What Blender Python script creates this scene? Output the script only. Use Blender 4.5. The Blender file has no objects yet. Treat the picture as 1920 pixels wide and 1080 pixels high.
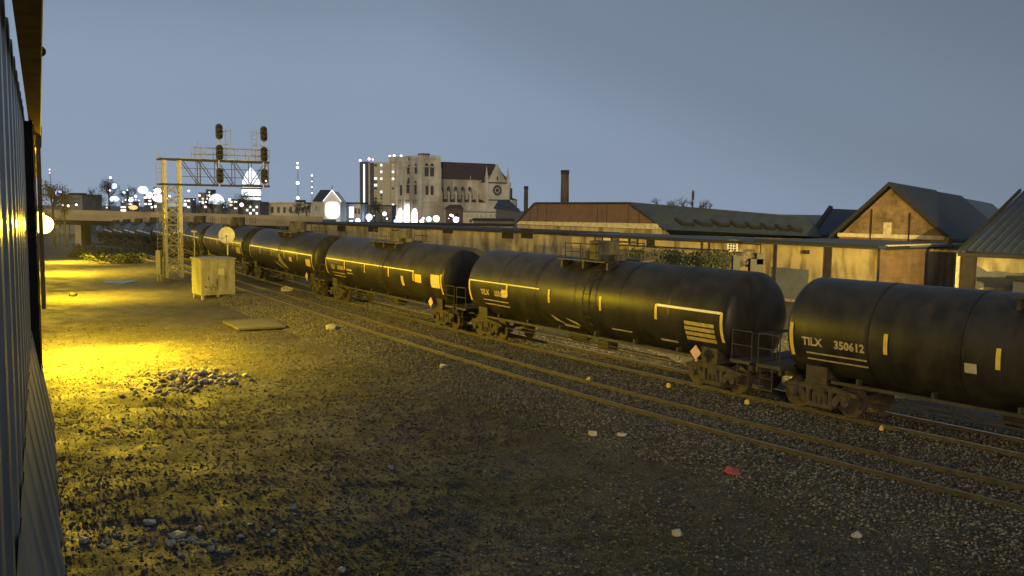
import bpy, math, random
import numpy as np
from mathutils import Matrix, Vector
random.seed(7); RNG = np.random.default_rng(11)
sc = bpy.context.scene
# ------------------------------------------------------------------ camera, sky, sun, exposure
F, PITCH, ROLL, CH = 1687.0, 0.0918, 0.0125, 5.925
cd = bpy.data.cameras.new("Camera"); cam = bpy.data.objects.new("Camera", cd); sc.collection.objects.link(cam)
cd.sensor_width = 36; cd.lens = F * 36 / 1920; cd.clip_start = 0.05; cd.clip_end = 9000
cam.matrix_world = Matrix.Translation((0, 0, CH)) @ Matrix.Rotation(math.pi/2 - PITCH, 4, 'X') @ Matrix.Rotation(ROLL, 4, 'Z')
sc.camera = cam
wd = bpy.data.worlds.new("World"); sc.world = wd; wd.use_nodes = True
nt = wd.node_tree; nt.nodes.clear()
def N(nt, t, **kw):
    n = nt.nodes.new(t)
    for k, v in kw.items(): setattr(n, k, v)
    return n
out = N(nt, 'ShaderNodeOutputWorld'); bg = N(nt, 'ShaderNodeBackground')
sky = N(nt, 'ShaderNodeTexSky', sky_type='NISHITA', sun_disc=False)
sky.sun_elevation = math.radians(4); sky.sun_rotation = math.radians(190)
tc = N(nt, 'ShaderNodeTexCoord'); sep = N(nt, 'ShaderNodeSeparateXYZ'); nt.links.new(tc.outputs['Generated'], sep.inputs[0])
# overcast night sky lit by the city: brighter and bluer low down over the city (left), darker to the right and overhead
def mathn(nt, op, a, b=None, c=None):
    n = N(nt, 'ShaderNodeMath', operation=op)
    for i, v in enumerate((a, b, c)):
        if v is None: continue
        if isinstance(v, (int, float)): n.inputs[i].default_value = v
        else: nt.links.new(v, n.inputs[i])
    return n.outputs[0]
ramp = N(nt, 'ShaderNodeValToRGB'); ramp.color_ramp.interpolation = 'EASE'
el = ramp.color_ramp.elements
el[0].position = 0.0; el[0].color = (0.29, 0.375, 0.51, 1)
el[1].position = 0.45; el[1].color = (0.135, 0.175, 0.235, 1)
e = el.new(0.12); e.color = (0.26, 0.335, 0.455, 1)
e = el.new(0.26); e.color = (0.185, 0.24, 0.325, 1)
side = mathn(nt, 'MULTIPLY', mathn(nt, 'ADD', sep.outputs[0], 0.1), 0.38)
fac = mathn(nt, 'ADD', mathn(nt, 'ABSOLUTE', sep.outputs[2]), mathn(nt, 'MAXIMUM', side, 0.0))
nt.links.new(fac, ramp.inputs[0])
nz = N(nt, 'ShaderNodeTexNoise'); nz.inputs['Scale'].default_value = 2.2; nz.inputs['Detail'].default_value = 3
nt.links.new(tc.outputs['Generated'], nz.inputs['Vector'])
mp = mathn(nt, 'MULTIPLY_ADD', nz.outputs[0], 0.16, 0.92)
vm = N(nt, 'ShaderNodeVectorMath', operation='SCALE'); nt.links.new(ramp.outputs[0], vm.inputs[0]); nt.links.new(mp, vm.inputs['Scale'])
sk2 = N(nt, 'ShaderNodeVectorMath', operation='SCALE'); nt.links.new(sky.outputs[0], sk2.inputs[0]); sk2.inputs['Scale'].default_value = 0.001
ad = N(nt, 'ShaderNodeVectorMath', operation='ADD'); nt.links.new(vm.outputs[0], ad.inputs[0]); nt.links.new(sk2.outputs[0], ad.inputs[1])
nt.links.new(ad.outputs[0], bg.inputs[0]); bg.inputs[1].default_value = 1.0
nt.links.new(bg.outputs[0], out.inputs[0])
sd = bpy.data.lights.new("city_glow", 'SUN'); sd.energy = 1.15; sd.angle = math.radians(12); sd.color = (1.0, 0.74, 0.33)
so = bpy.data.objects.new("city_glow", sd); sc.collection.objects.link(so)
so.rotation_euler = Vector((math.sin(math.radians(4)), math.cos(math.radians(4)), -0.13)).to_track_quat('-Z', 'Y').to_euler()
sc.view_settings.view_transform = 'Standard'; sc.view_settings.look = 'None'; sc.view_settings.exposure = 0; sc.view_settings.gamma = 1
sc.cycles.use_denoising = True; sc.cycles.max_bounces = 5; sc.cycles.sample_clamp_indirect = 3
# ------------------------------------------------------------------ pixel <-> world
cr, sr, cp, sp_ = math.cos(ROLL), math.sin(ROLL), math.cos(PITCH), math.sin(PITCH)
def ray(px, py):
    x, y = (px - 960) / F, (540 - py) / F
    X, Y = x*cr - y*sr, x*sr + y*cr
    return np.array([X, cp + Y*sp_, -sp_ + Y*cp])
def P(px, py, D):
    d = ray(px, py); return Vector(d * (D / d[1]) + np.array([0, 0, CH]))
def zb(y):
    y = np.asarray(y, float); t = np.clip(y - 80, 0, None)
    return -np.minimum(0.034 * t * t / (t + 25), 9.5)
def G(px, py, dz=0.0):
    d = ray(px, py); D = 60.0
    for _ in range(30):
        D = min((float(zb(D)) + dz - CH) / d[2] * d[1], 900) if d[2] < 0 else 900
    return P(px, py, D)
# ------------------------------------------------------------------ materials
def mat(name, col, rough=0.8, var=0.35, scale=3.0, bump=0.0, bscale=None, metal=0.0, col2=None, stain=None, island=0.0, spec=0.5, coords='Object', coat=0.0):
    m = bpy.data.materials.new(name); m.use_nodes = True; t = m.node_tree; b = t.nodes['Principled BSDF']
    b.inputs['Roughness'].default_value = rough; b.inputs['Metallic'].default_value = metal; b.inputs['Specular IOR Level'].default_value = spec
    b.inputs['Coat Weight'].default_value = coat
    tcn = N(t, 'ShaderNodeTexCoord'); n1 = N(t, 'ShaderNodeTexNoise'); n1.inputs['Scale'].default_value = scale; n1.inputs['Detail'].default_value = 8; n1.inputs['Roughness'].default_value = 0.65
    t.links.new(tcn.outputs[coords], n1.inputs['Vector'])
    r = N(t, 'ShaderNodeValToRGB'); c1 = [c*(1-var) for c in col]; c2 = list(col2) if col2 else [min(c*(1+var), 0.95) for c in col]
    r.color_ramp.elements[0].position = 0.32; r.color_ramp.elements[1].position = 0.68
    r.color_ramp.elements[0].color = (*c1, 1); r.color_ramp.elements[1].color = (*c2, 1)
    t.links.new(n1.outputs[0], r.inputs[0]); last = r.outputs[0]
    if stain:
        n2 = N(t, 'ShaderNodeTexNoise'); n2.inputs['Scale'].default_value = stain[1]; n2.inputs['Detail'].default_value = 6
        mpn = N(t, 'ShaderNodeMapping'); mpn.inputs['Scale'].default_value = (1, 1, 0.25); t.links.new(tcn.outputs[coords], mpn.inputs[0]); t.links.new(mpn.outputs[0], n2.inputs['Vector'])
        r2 = N(t, 'ShaderNodeValToRGB'); r2.color_ramp.elements[0].position = 0.45; r2.color_ramp.elements[1].position = 0.62
        mx = N(t, 'ShaderNodeMixRGB'); t.links.new(n2.outputs[0], r2.inputs[0]); 
        ml = mathn(t, 'MULTIPLY', r2.outputs[0], stain[2]); t.links.new(ml, mx.inputs[0]); t.links.new(last, mx.inputs[1]); mx.inputs[2].default_value = (*stain[0], 1); last = mx.outputs[0]
    if island:
        g = N(t, 'ShaderNodeNewGeometry'); mr = mathn(t, 'MULTIPLY_ADD', g.outputs['Random Per Island'], island, 1 - island/2)
        vs = N(t, 'ShaderNodeVectorMath', operation='SCALE'); t.links.new(last, vs.inputs[0]); t.links.new(mr, vs.inputs['Scale']); last = vs.outputs[0]
    t.links.new(last, b.inputs['Base Color'])
    if bump:
        n3 = N(t, 'ShaderNodeTexNoise'); n3.inputs['Scale'].default_value = bscale or scale*4; n3.inputs['Detail'].default_value = 5; t.links.new(tcn.outputs[coords], n3.inputs['Vector'])
        bp = N(t, 'ShaderNodeBump'); bp.inputs['Strength'].default_value = min(bump, 1); bp.inputs['Distance'].default_value = 0.05*max(bump, 0.4); t.links.new(n3.outputs[0], bp.inputs['Height']); t.links.new(bp.outputs[0], b.inputs['Normal'])
    return m
def emis(name, col, s):
    m = bpy.data.materials.new(name); m.use_nodes = True; b = m.node_tree.nodes['Principled BSDF']
    b.inputs['Base Color'].default_value = (0.3, 0.3, 0.3, 1); b.inputs['Emission Color'].default_value = (*col, 1); b.inputs['Emission Strength'].default_value = s
    return m
def brickm(name, c1, c2, mortar, sc_=1.0, stain=0.5, staincol=(0.05, 0.035, 0.02)):
    m = mat(name, c1, 0.9, 0.3, 1.2); t = m.node_tree; b = t.nodes['Principled BSDF']
    tcn = [n for n in t.nodes if n.type == 'TEX_COORD'][0]
    g = N(t, 'ShaderNodeNewGeometry'); sx = N(t, 'ShaderNodeSeparateXYZ'); t.links.new(g.outputs['Position'], sx.inputs[0])
    ax = mathn(t, 'SUBTRACT', sx.outputs[0], sx.outputs[1]); cb = N(t, 'ShaderNodeCombineXYZ'); t.links.new(mathn(t, 'MULTIPLY', ax, 0.75), cb.inputs[0]); t.links.new(sx.outputs[2], cb.inputs[1])
    br = N(t, 'ShaderNodeTexBrick'); br.inputs['Scale'].default_value = sc_; br.inputs['Color1'].default_value = (*c1, 1); br.inputs['Color2'].default_value = (*c2, 1); br.inputs['Mortar'].default_value = (*mortar, 1)
    br.inputs['Brick Width'].default_value = 0.3; br.inputs['Row Height'].default_value = 0.1; br.inputs['Mortar Size'].default_value = 0.012
    t.links.new(cb.outputs[0], br.inputs['Vector'])
    n2 = N(t, 'ShaderNodeTexNoise'); n2.inputs['Scale'].default_value = 0.9; n2.inputs['Detail'].default_value = 9; n2.inputs['Roughness'].default_value = 0.7; t.links.new(g.outputs['Position'], n2.inputs['Vector'])
    r2 = N(t, 'ShaderNodeValToRGB'); r2.color_ramp.elements[0].position = 0.42; r2.color_ramp.elements[1].position = 0.66; t.links.new(n2.outputs[0], r2.inputs[0])
    mx = N(t, 'ShaderNodeMixRGB'); t.links.new(mathn(t, 'MULTIPLY', r2.outputs[0], stain), mx.inputs[0]); t.links.new(br.outputs[0], mx.inputs[1]); mx.inputs[2].default_value = (*staincol, 1)
    t.links.new(mx.outputs[0], b.inputs['Base Color'])
    return m
M = dict(
 tank=mat('tank_black', (0.026, 0.024, 0.021), 0.42, 0.5, 0.9, stain=((0.055, 0.046, 0.034), 2.2, 0.6), bump=0.04, bscale=1.2, spec=0.3),
 blackm=mat('black_metal', (0.012, 0.012, 0.013), 0.6, 0.4, 3),
 steel=mat('sooty_steel', (0.05, 0.042, 0.034), 0.65, 0.5, 4, bump=0.3),
 truck=mat('dusty_bogie', (0.065, 0.053, 0.042), 0.8, 0.5, 5, bump=0.4),
 wheel=mat('wheel_rust', (0.075, 0.053, 0.04), 0.6, 0.5, 6),
 rail=mat('rail_side', (0.085, 0.066, 0.04), 0.6, 0.35, 3, bump=0.2),
 railtop=mat('rail_top', (0.75, 0.66, 0.5), 0.4, 0.2, 2, metal=1.0),
 tie=mat('sleeper_wood', (0.055, 0.042, 0.03), 0.95, 0.5, 6, bump=0.6),
 lett=mat('lettering', (0.5, 0.4, 0.2), 0.7, 0.3, 6),
 tape=mat('highlight_paint', (0.92, 0.86, 0.6), 0.35, 0.08, 8),  # only colours the highlight lines painted on the tanks
 tapey=mat('tape_yellow', (0.9, 0.62, 0.1), 0.4, 0.15, 8),
 panel=mat('panel_ochre', (0.55, 0.42, 0.12), 0.6, 0.35, 6),
 pinkp=mat('panel_peach', (0.85, 0.6, 0.4), 0.6, 0.3, 9),
 placard=mat('placard_peach', (0.9, 0.55, 0.4), 0.5, 0.15, 12),
 white=mat('paint_white', (0.8, 0.78, 0.7), 0.5, 0.1, 6),
 galv=mat('galvanised', (0.36, 0.34, 0.3), 0.5, 0.25, 6, metal=0.2),
 cab=mat('cabinet_grey', (0.4, 0.38, 0.33), 0.55, 0.15, 4, stain=((0.2, 0.17, 0.12), 2, 0.5)),
 cabd=mat('cabinet_dark', (0.04, 0.035, 0.03), 0.7, 0.2, 4),
 dish=mat('dish_paint', (0.6, 0.56, 0.45), 0.55, 0.12, 5),
 conc=mat('concrete', (0.11, 0.105, 0.10), 0.9, 0.2, 2, bump=0.3),
 stucco=mat('stained_render', (0.40, 0.31, 0.15), 0.9, 0.22, 0.5, stain=((0.12, 0.08, 0.035), 1.3, 0.9), coords='Generated' if 0 else 'Object'),
 stucco2=mat('pale_render', (0.42, 0.35, 0.2), 0.9, 0.2, 0.6, stain=((0.15, 0.11, 0.055), 1.2, 0.85)),
 brick=brickm('brown_brick', (0.20, 0.115, 0.055), (0.26, 0.15, 0.07), (0.16, 0.12, 0.08), 1.0),
 brickg=brickm('gable_brick', (0.24, 0.145, 0.06), (0.3, 0.18, 0.07), (0.2, 0.15, 0.09), 1.0, 0.95, (0.06, 0.038, 0.018)),
 brickr=brickm('red_brick', (0.15, 0.08, 0.05), (0.2, 0.1, 0.06), (0.13, 0.1, 0.08), 1.0, 0.45),
 chim=brickm('chimney_brick', (0.08, 0.06, 0.05), (0.11, 0.075, 0.06), (0.09, 0.08, 0.07), 1.0, 0.6, (0.03, 0.025, 0.02)),
 roof=mat('roof_felt', (0.032, 0.048, 0.085), 0.85, 0.25, 1.2, stain=((0.05, 0.06, 0.065), 0.7, 0.5)),
 roofd=mat('roof_dark', (0.034, 0.045, 0.06), 0.8, 0.25, 1.5),
 roofl=mat('roof_pale', (0.10, 0.14, 0.17), 0.7, 0.2, 1.5),
 edge=mat('roof_edge', (0.02, 0.018, 0.016), 0.8, 0.2, 3),
 coping=mat('pale_coping', (0.55, 0.46, 0.27), 0.9, 0.3, 3),
 glassd=mat('dark_glass', (0.02, 0.022, 0.025), 0.2, 0.3, 4),
 stone=mat('limestone', (0.68, 0.63, 0.53), 0.9, 0.22, 0.12, stain=((0.2, 0.18, 0.15), 0.1, 0.6)),
 stoned=mat('limestone_dark', (0.06, 0.057, 0.055), 0.9, 0.25, 0.3),
 tile=mat('maroon_tile', (0.065, 0.04, 0.036), 0.85, 0.25, 0.3),
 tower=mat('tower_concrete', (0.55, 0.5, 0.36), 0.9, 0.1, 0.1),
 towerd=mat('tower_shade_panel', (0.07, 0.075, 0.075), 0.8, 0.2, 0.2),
 paleb=mat('pale_building', (0.6, 0.56, 0.45), 0.9, 0.15, 0.2),
 farb=mat('far_building', (0.2, 0.19, 0.19), 0.9, 0.2, 0.2),
 bridge=mat('bridge_concrete', (0.38, 0.31, 0.2), 0.9, 0.2, 0.2),
 bark=mat('bark', (0.075, 0.06, 0.045), 0.95, 0.4, 2),
 leaf=mat('evergreen', (0.05, 0.06, 0.03), 0.9, 0.5, 1, island=0.9),
 leafb=mat('dry_leaf', (0.13, 0.10, 0.05), 0.9, 0.5, 1, island=0.9),
 siding=mat('painted_siding', (0.36, 0.38, 0.36), 0.34, 0.12, 1.5, stain=((0.18, 0.18, 0.17), 1.5, 0.5), metal=0.35),
 darkm=mat('dark_trim', (0.035, 0.028, 0.026), 0.85, 0.3, 3, spec=0.15),
 fascia=mat('tan_fascia', (0.16, 0.125, 0.08), 1.0, 0.25, 2, spec=0.0),
 stoneg=mat('ballast_stone', (0.15, 0.138, 0.115), 0.75, 0.35, 9, island=1.85),
 clod=mat('earth_crumb', (0.12, 0.098, 0.06), 0.95, 0.4, 9, island=1.8),
 rubble=mat('rubble_stone', (0.42, 0.38, 0.31), 0.85, 0.3, 6, island=1.0),
 litter=mat('litter_paper', (0.6, 0.52, 0.4), 0.8, 0.3, 8),
 redc=mat('red_cloth', (0.5, 0.09, 0.08), 0.8, 0.2, 8),
 greyw=mat('wall_grey', (0.10, 0.105, 0.12), 0.85, 0.2, 1),
 graf=mat('graffiti_white', (0.5, 0.44, 0.3), 0.6, 0.3, 3),
 puddle=mat('puddle_water', (0.03, 0.028, 0.025), 0.22, 0.2, 2),
 e_sod=emis('lamp_sodium', (1, 0.72, 0.13), 7), e_white=emis('light_white', (0.95, 0.95, 1.0), 5), e_warm=emis('light_warm', (1, 0.78, 0.5), 4),
 e_blue=emis('light_blue', (0.35, 0.5, 1.0), 6), e_cyan=emis('light_cyan', (0.25, 0.85, 1.0), 4), e_pink=emis('light_pink', (1, 0.65, 0.75), 4),
 e_red=emis('light_red', (1, 0.35, 0.25), 4), e_port=emis('portal_glow', (1.0, 0.9, 0.93), 3), e_glow=emis('white_glow', (0.82, 0.9, 1.0), 1.6),  # last one: emission in place of floodlight on walls, plus lit openings
 e_win=emis('window_trim_glow', (0.9, 0.95, 1.0), 1.5), e_or=emis('light_orange', (1, 0.4, 0.1), 1.6))
# ------------------------------------------------------------------ mesh builder and tags
class MB:
    def __init__(s): s.v = []; s.f = []; s.mi = []
    def add(s, vs, fs, mi=0):
        o = len(s.v); s.v += [tuple(v) for v in vs]; s.f += [tuple(i+o for i in f) for f in fs]; s.mi += [mi]*len(fs); return s
    def box(s, c, d, M4=None, mi=0):
        hx, hy, hz = d[0]/2, d[1]/2, d[2]/2
        vs = [Vector((c[0]+a*hx, c[1]+b*hy, c[2]+e*hz)) for a in (-1, 1) for b in (-1, 1) for e in (-1, 1)]
        if M4 is not None: vs = [M4 @ v for v in vs]
        return s.add(vs, [(0, 1, 3, 2), (4, 6, 7, 5), (0, 4, 5, 1), (2, 3, 7, 6), (0, 2, 6, 4), (1, 5, 7, 3)], mi)
    def tube(s, p, q, r, n=6, r2=None, mi=0, cap=True):
        p, q = Vector(p), Vector(q); d = (q-p)
        if d.length < 1e-6: return s
        d.normalize(); a = d.orthogonal().normalized(); b = d.cross(a); r2 = r if r2 is None else r2
        vs = [p + (a*math.cos(2*math.pi*i/n)+b*math.sin(2*math.pi*i/n))*r for i in range(n)] + [q + (a*math.cos(2*math.pi*i/n)+b*math.sin(2*math.pi*i/n))*r2 for i in range(n)]
        fs = [(i, (i+1) % n, n+(i+1) % n, n+i) for i in range(n)]
        if cap: fs += [tuple(range(n))[::-1], tuple(range(n, 2*n))]
        return s.add(vs, fs, mi)
    def prism(s, poly, ext, mi=0):   # poly: list of 3D points, ext: vector
        n = len(poly); e = Vector(ext); vs = [Vector(p) for p in poly] + [Vector(p)+e for p in poly]
        return s.add(vs, [tuple(range(n))[::-1], tuple(range(n, 2*n))] + [(i, (i+1) % n, n+(i+1) % n, n+i) for i in range(n)], mi)
    def sphere(s, c, r, n=10, m=6, sq=(1, 1, 1), mi=0):
        vs = [(c[0], c[1], c[2]+r*sq[2])]; 
        for j in range(1, m):
            t = math.pi*j/m
            for i in range(n): a = 2*math.pi*i/n; vs.append((c[0]+r*sq[0]*math.sin(t)*math.cos(a), c[1]+r*sq[1]*math.sin(t)*math.sin(a), c[2]+r*sq[2]*math.cos(t)))
        vs.append((c[0], c[1], c[2]-r*sq[2])); fs = [(0, 1+i, 1+(i+1) % n) for i in range(n)]
        for j in range(m-2):
            for i in range(n): a = 1+j*n+i; b = 1+j*n+(i+1) % n; fs.append((a, a+n, b+n, b))
        k = len(vs)-1; fs += [(k, 1+(m-2)*n+(i+1) % n, 1+(m-2)*n+i) for i in range(n)]
        return s.add(vs, fs, mi)
    def build(s, name, m, parent=None, smooth=False):
        me = bpy.data.meshes.new(name); me.from_pydata(s.v, [], s.f)
        for x in (m if isinstance(m, (list, tuple)) else [m]): me.materials.append(x)
        if any(s.mi): me.polygons.foreach_set('material_index', s.mi)
        if smooth: me.polygons.foreach_set('use_smooth', [True]*len(me.polygons))
        me.update(); o = bpy.data.objects.new(name, me); sc.collection.objects.link(o)
        if parent: o.parent = parent
        return o
def islands(mb, name, m, parent):   # one object for every separate piece
    par = list(range(len(mb.v)))
    def fd(i):
        while par[i] != i: par[i] = par[par[i]]; i = par[i]
        return i
    for f in mb.f:
        for i in f[1:]: par[fd(i)] = fd(f[0])
    gr = {}
    for f in mb.f: gr.setdefault(fd(f[0]), []).append(f)
    for fs in gr.values():
        ids = sorted({i for f in fs for i in f}); mp_ = {a: b for b, a in enumerate(ids)}; q = MB(); q.v = [mb.v[i] for i in ids]; q.f = [tuple(mp_[i] for i in f) for f in fs]; q.mi = [0]*len(fs); q.build(name, m, parent)
def tag(o, label=None, cat=None, group=None, kind=None):
    if label: o['label'] = label
    if cat: o['category'] = cat
    if group: o['group'] = group
    if kind: o['kind'] = kind
    return o
def thing(name, label, cat, loc=(0, 0, 0), rz=0, group=None):
    o = bpy.data.objects.new(name, None); sc.collection.objects.link(o); o.location = loc; o.rotation_euler = (0, 0, rz); o.empty_display_size = 0.3
    return tag(o, label, cat, group)
def dup(r, loc, rz, label, group=None, drop=()):
    def rec(o, par):
        c = o.copy(); sc.collection.objects.link(c)
        if par: c.parent = par
        for ch in o.children:
            if ch.name.split('.')[0] not in drop: rec(ch, c)
        return c
    c = rec(r, None); c.location = loc; c.rotation_euler = (0, 0, rz); c['label'] = label
    if group: c['group'] = group
    return c
def wx(o, loc): return o
# ------------------------------------------------------------------ track curves
A1 = [(205, 462), (287, 487), (355, 511), (440, 538), (505, 556), (570, 581), (671, 613), (760, 640), (890, 679), (1000, 710), (1080, 733.5), (1210, 770), (1360, 811), (1453, 834), (1545, 861), (1680, 893), (1822, 925), (1920, 945)]
A3 = [(440, 528), (514, 548), (607, 574), (760, 623), (890, 654), (1080, 705), (1173, 733), (1256, 751), (1360, 776), (1467, 804), (1575, 830), (1680, 850), (1748, 866), (1920, 901)]
T1 = [(60, 443), (120, 447), (213, 457), (290, 472), (440, 511), (533, 535), (634, 559), (760, 591), (927, 632), (1080, 668), (1191, 696), (1302, 720), (1400, 742), (1490, 763), (1600, 787), (1702, 806), (1804, 823), (1920, 843)]
def gcurve(line, ext0=0, ext1=25, deg=5, step=0.5):
    xs = [a for a, b in line]; ys = [b for a, b in line]
    pts = np.array([G(x, np.interp(x, xs, ys))[:2] for x in np.linspace(xs[0], xs[-1], 90)])
    s0 = pts[:, 1]; co = None
    m = pts.mean(0); d = pts[0]-pts[-1]; d /= np.linalg.norm(d); n = np.array([-d[1], d[0]])
    u = (pts-m)@d; w = (pts-m)@n; wt = 1/np.linalg.norm(pts, axis=1)
    co = np.polyfit(u, w, deg, w=wt)
    uu = np.arange(u.min(), u.max(), step); C = m + np.outer(uu, d) + np.outer(np.polyval(co, uu), n)
    # straight-line extension at the near (small u) and far ends
    a = C[0]-C[1]; a /= np.linalg.norm(a); pre = [C[0]+a*k for k in np.arange(ext1, 0, -step)]
    b = C[-1]-C[-2]; b /= np.linalg.norm(b); post = [C[-1]+b*k for k in np.arange(step, ext0, step)]
    C = np.array(pre + list(C) + post)
    return C
def normals(C):
    d = np.gradient(C, axis=0); d /= np.linalg.norm(d, axis=1)[:, None]; n = np.stack([-d[:, 1], d[:, 0]], 1)
    if (n*C).sum(1).mean() < 0: n = -n
    return n, d
LA = gcurve(A1, ext0=20); nA, dA = normals(LA); LT = gcurve(T1, ext0=10); nT, dT = normals(LT)
CA = LA + nA*0.75; CT = LT + nT*0.75
def arclen(C): return np.concatenate([[0], np.cumsum(np.linalg.norm(np.diff(C, axis=0), axis=1))])
# ------------------------------------------------------------------ ground
def vnoise(x, y, s, seed):
    r = np.random.default_rng(seed).random((256, 256)); u = x/s; v = y/s; i = np.floor(u).astype(int); j = np.floor(v).astype(int); a = u-i; b = v-j
    a = a*a*(3-2*a); b = b*b*(3-2*b); g = lambda p, q: r[p % 256, q % 256]
    return (g(i, j)*(1-a)*(1-b)+g(i+1, j)*a*(1-b)+g(i, j+1)*(1-a)*b+g(i+1, j+1)*a*b)-0.5
def dcurve(X, Y, C):
    out = np.full(X.shape, 1e9)
    for k in range(0, len(C), 4):
        out = np.minimum(out, (X-C[k, 0])**2+(Y-C[k, 1])**2)
    return np.sqrt(out)
FEAT = []   # (x, y, rx, ry, height)
def feat(px, py, rx, ry, h): g = G(px, py, -0.3); FEAT.append((g.x, g.y, rx, ry, h))
feat(340, 712, 1.5, 1.7, 0.30); feat(325, 748, 1.6, .35, -0.22); feat(390, 792, 2.2, .3, -0.16); feat(310, 978, 1.5, .7, -0.19); feat(420, 1000, .9, .4, -0.1); feat(240, 1005, .7, .4, -0.08); feat(430, 1030, 1.0, .7, -0.2); feat(250, 905, 1.6, .5, 0.1)
feat(215, 527, 3.0, 3.0, -0.12); feat(360, 775, 1.4, .25, -0.14); feat(700, 905, 3.0, .35, -0.1); feat(520, 880, 2.5, .3, -0.08); feat(450, 880, 2, .4, 0.08)
def gz(X, Y):
    X = np.asarray(X, float); Y = np.asarray(Y, float)
    d1 = dcurve(X, Y, CA); d2 = dcurve(X, Y, CT); d = np.minimum(d1, d2); bed = np.clip(1-(d-1.9)/2.2, 0, 1); bed = bed*bed*(3-2*bed)
    nse = vnoise(X, Y, 4.5, 1)*0.14+vnoise(X, Y, 1.7, 2)*0.07+vnoise(X, Y, 0.6, 3)*0.05+vnoise(X, Y, 0.28, 4)*0.05
    z = zb(Y)-0.36+nse*(1-bed)*np.clip(1.6-Y/150, 0.1, 1)+bed*0.235+vnoise(X, Y, 0.3, 9)*0.03
    for (fx, fy, rx, ry, h) in FEAT:
        z = z+h*np.exp(-((X-fx)/rx)**2-((Y-fy)/ry)**2)
    return z
def seg(a, b, st): return np.arange(a, b, st)
xs = np.concatenate([[-1600, -1000, -500, -300, -200, -140], seg(-110, -30, 2.0), seg(-30, -16, 0.5), seg(-16, 30, 0.16), seg(30, 60, 0.8), seg(60, 150, 6), [180, 300, 600, 1200, 2400]])
ys = np.concatenate([[-60, -10, 4], seg(8, 42, 0.13), seg(42, 75, 0.3), seg(75, 140, 1.2), seg(140, 260, 5), [280, 330, 400, 500, 600, 800, 1200, 1800, 2400]])
X, Y = np.meshgrid(xs, ys); Z = gz(X, Y)
me = bpy.data.meshes.new('ground'); nv = X.size; me.vertices.add(nv); me.vertices.foreach_set('co', np.stack([X, Y, Z], -1).ravel())
ny, nx = X.shape; ii = np.arange((ny-1)*(nx-1)); r_ = ii//(nx-1); c_ = ii % (nx-1); q = np.stack([r_*nx+c_, r_*nx+c_+1, (r_+1)*nx+c_+1, (r_+1)*nx+c_], 1)
me.loops.add(q.size); me.loops.foreach_set('vertex_index', q.ravel()); me.polygons.add(len(q)); me.polygons.foreach_set('loop_start', np.arange(0, q.size, 4)); me.polygons.foreach_set('loop_total', np.full(len(q), 4)); me.polygons.foreach_set('use_smooth', np.ones(len(q), bool)); me.update(calc_edges=True)
# ground material: damp earth, worn grass, gravel
gm = bpy.data.materials.new('damp_yard_earth'); gm.use_nodes = True; t = gm.node_tree; b = t.nodes['Principled BSDF']
tcn = N(t, 'ShaderNodeTexCoord')
def noi(scale, det=8, rough=0.65):
    n = N(t, 'ShaderNodeTexNoise'); n.inputs['Scale'].default_value = scale; n.inputs['Detail'].default_value = det; n.inputs['Roughness'].default_value = rough; t.links.new(tcn.outputs['Object'], n.inputs['Vector']); return n.outputs[0]
def rmp(src, p0, c0, p1, c1):
    r = N(t, 'ShaderNodeValToRGB'); r.color_ramp.elements[0].position = p0; r.color_ramp.elements[1].position = p1
    r.color_ramp.elements[0].color = (*c0, 1); r.color_ramp.elements[1].color = (*c1, 1); t.links.new(src, r.inputs[0]); return r.outputs[0]
def mixc(f, a, bb):
    m = N(t, 'ShaderNodeMixRGB'); t.links.new(f, m.inputs[0]); t.links.new(a, m.inputs[1]); t.links.new(bb, m.inputs[2]); return m.outputs[0]
earth = rmp(noi(1.4), 0.35, (0.035, 0.026, 0.016), 0.7, (0.13, 0.10, 0.065))
grass = rmp(noi(6), 0.35, (0.025, 0.026, 0.01), 0.7, (0.10, 0.095, 0.04))
grav = rmp(noi(28, 4, 0.8), 0.36, (0.02, 0.018, 0.016), 0.66, (0.17, 0.155, 0.13))
c = mixc(rmp(noi(0.35), 0.42, (0, 0, 0), 0.58, (1, 1, 1)), earth, grass)
c = mixc(rmp(noi(0.22, 5), 0.46, (0, 0, 0), 0.60, (1, 1, 1)), c, grav)
sp1 = rmp(noi(16, 3, 0.8), 0.40, (0.35,)*3, 0.62, (1.75,)*3); sp2 = rmp(noi(48, 2, 0.7), 0.40, (0.45,)*3, 0.64, (1.7,)*3)
def mul(a, bb):
    m_ = N(t, 'ShaderNodeMixRGB', blend_type='MULTIPLY'); m_.inputs[0].default_value = 1; t.links.new(a, m_.inputs[1]); t.links.new(bb, m_.inputs[2]); return m_.outputs[0]
c = mul(mul(c, sp1), sp2)
t.links.new(c, b.inputs['Base Color'])
t.links.new(rmp(noi(0.8, 4), 0.3, (0.55,)*3, 0.7, (0.95,)*3), b.inputs['Roughness'])
b1 = N(t, 'ShaderNodeBump'); b1.inputs['Strength'].default_value = 0.9; b1.inputs['Distance'].default_value = 0.06; t.links.new(noi(9, 8, 0.75), b1.inputs['Height'])
b2 = N(t, 'ShaderNodeBump'); b2.inputs['Strength'].default_value = 0.7; b2.inputs['Distance'].default_value = 0.03; t.links.new(noi(30, 3, 0.7), b2.inputs['Height']); t.links.new(b1.outputs[0], b2.inputs['Normal']); t.links.new(b2.outputs[0], b.inputs['Normal'])
me.materials.append(gm); go = bpy.data.objects.new('ground', me); sc.collection.objects.link(go); tag(go, 'dark damp earth and gravel yard beside the tracks', None, None, 'structure')
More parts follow.
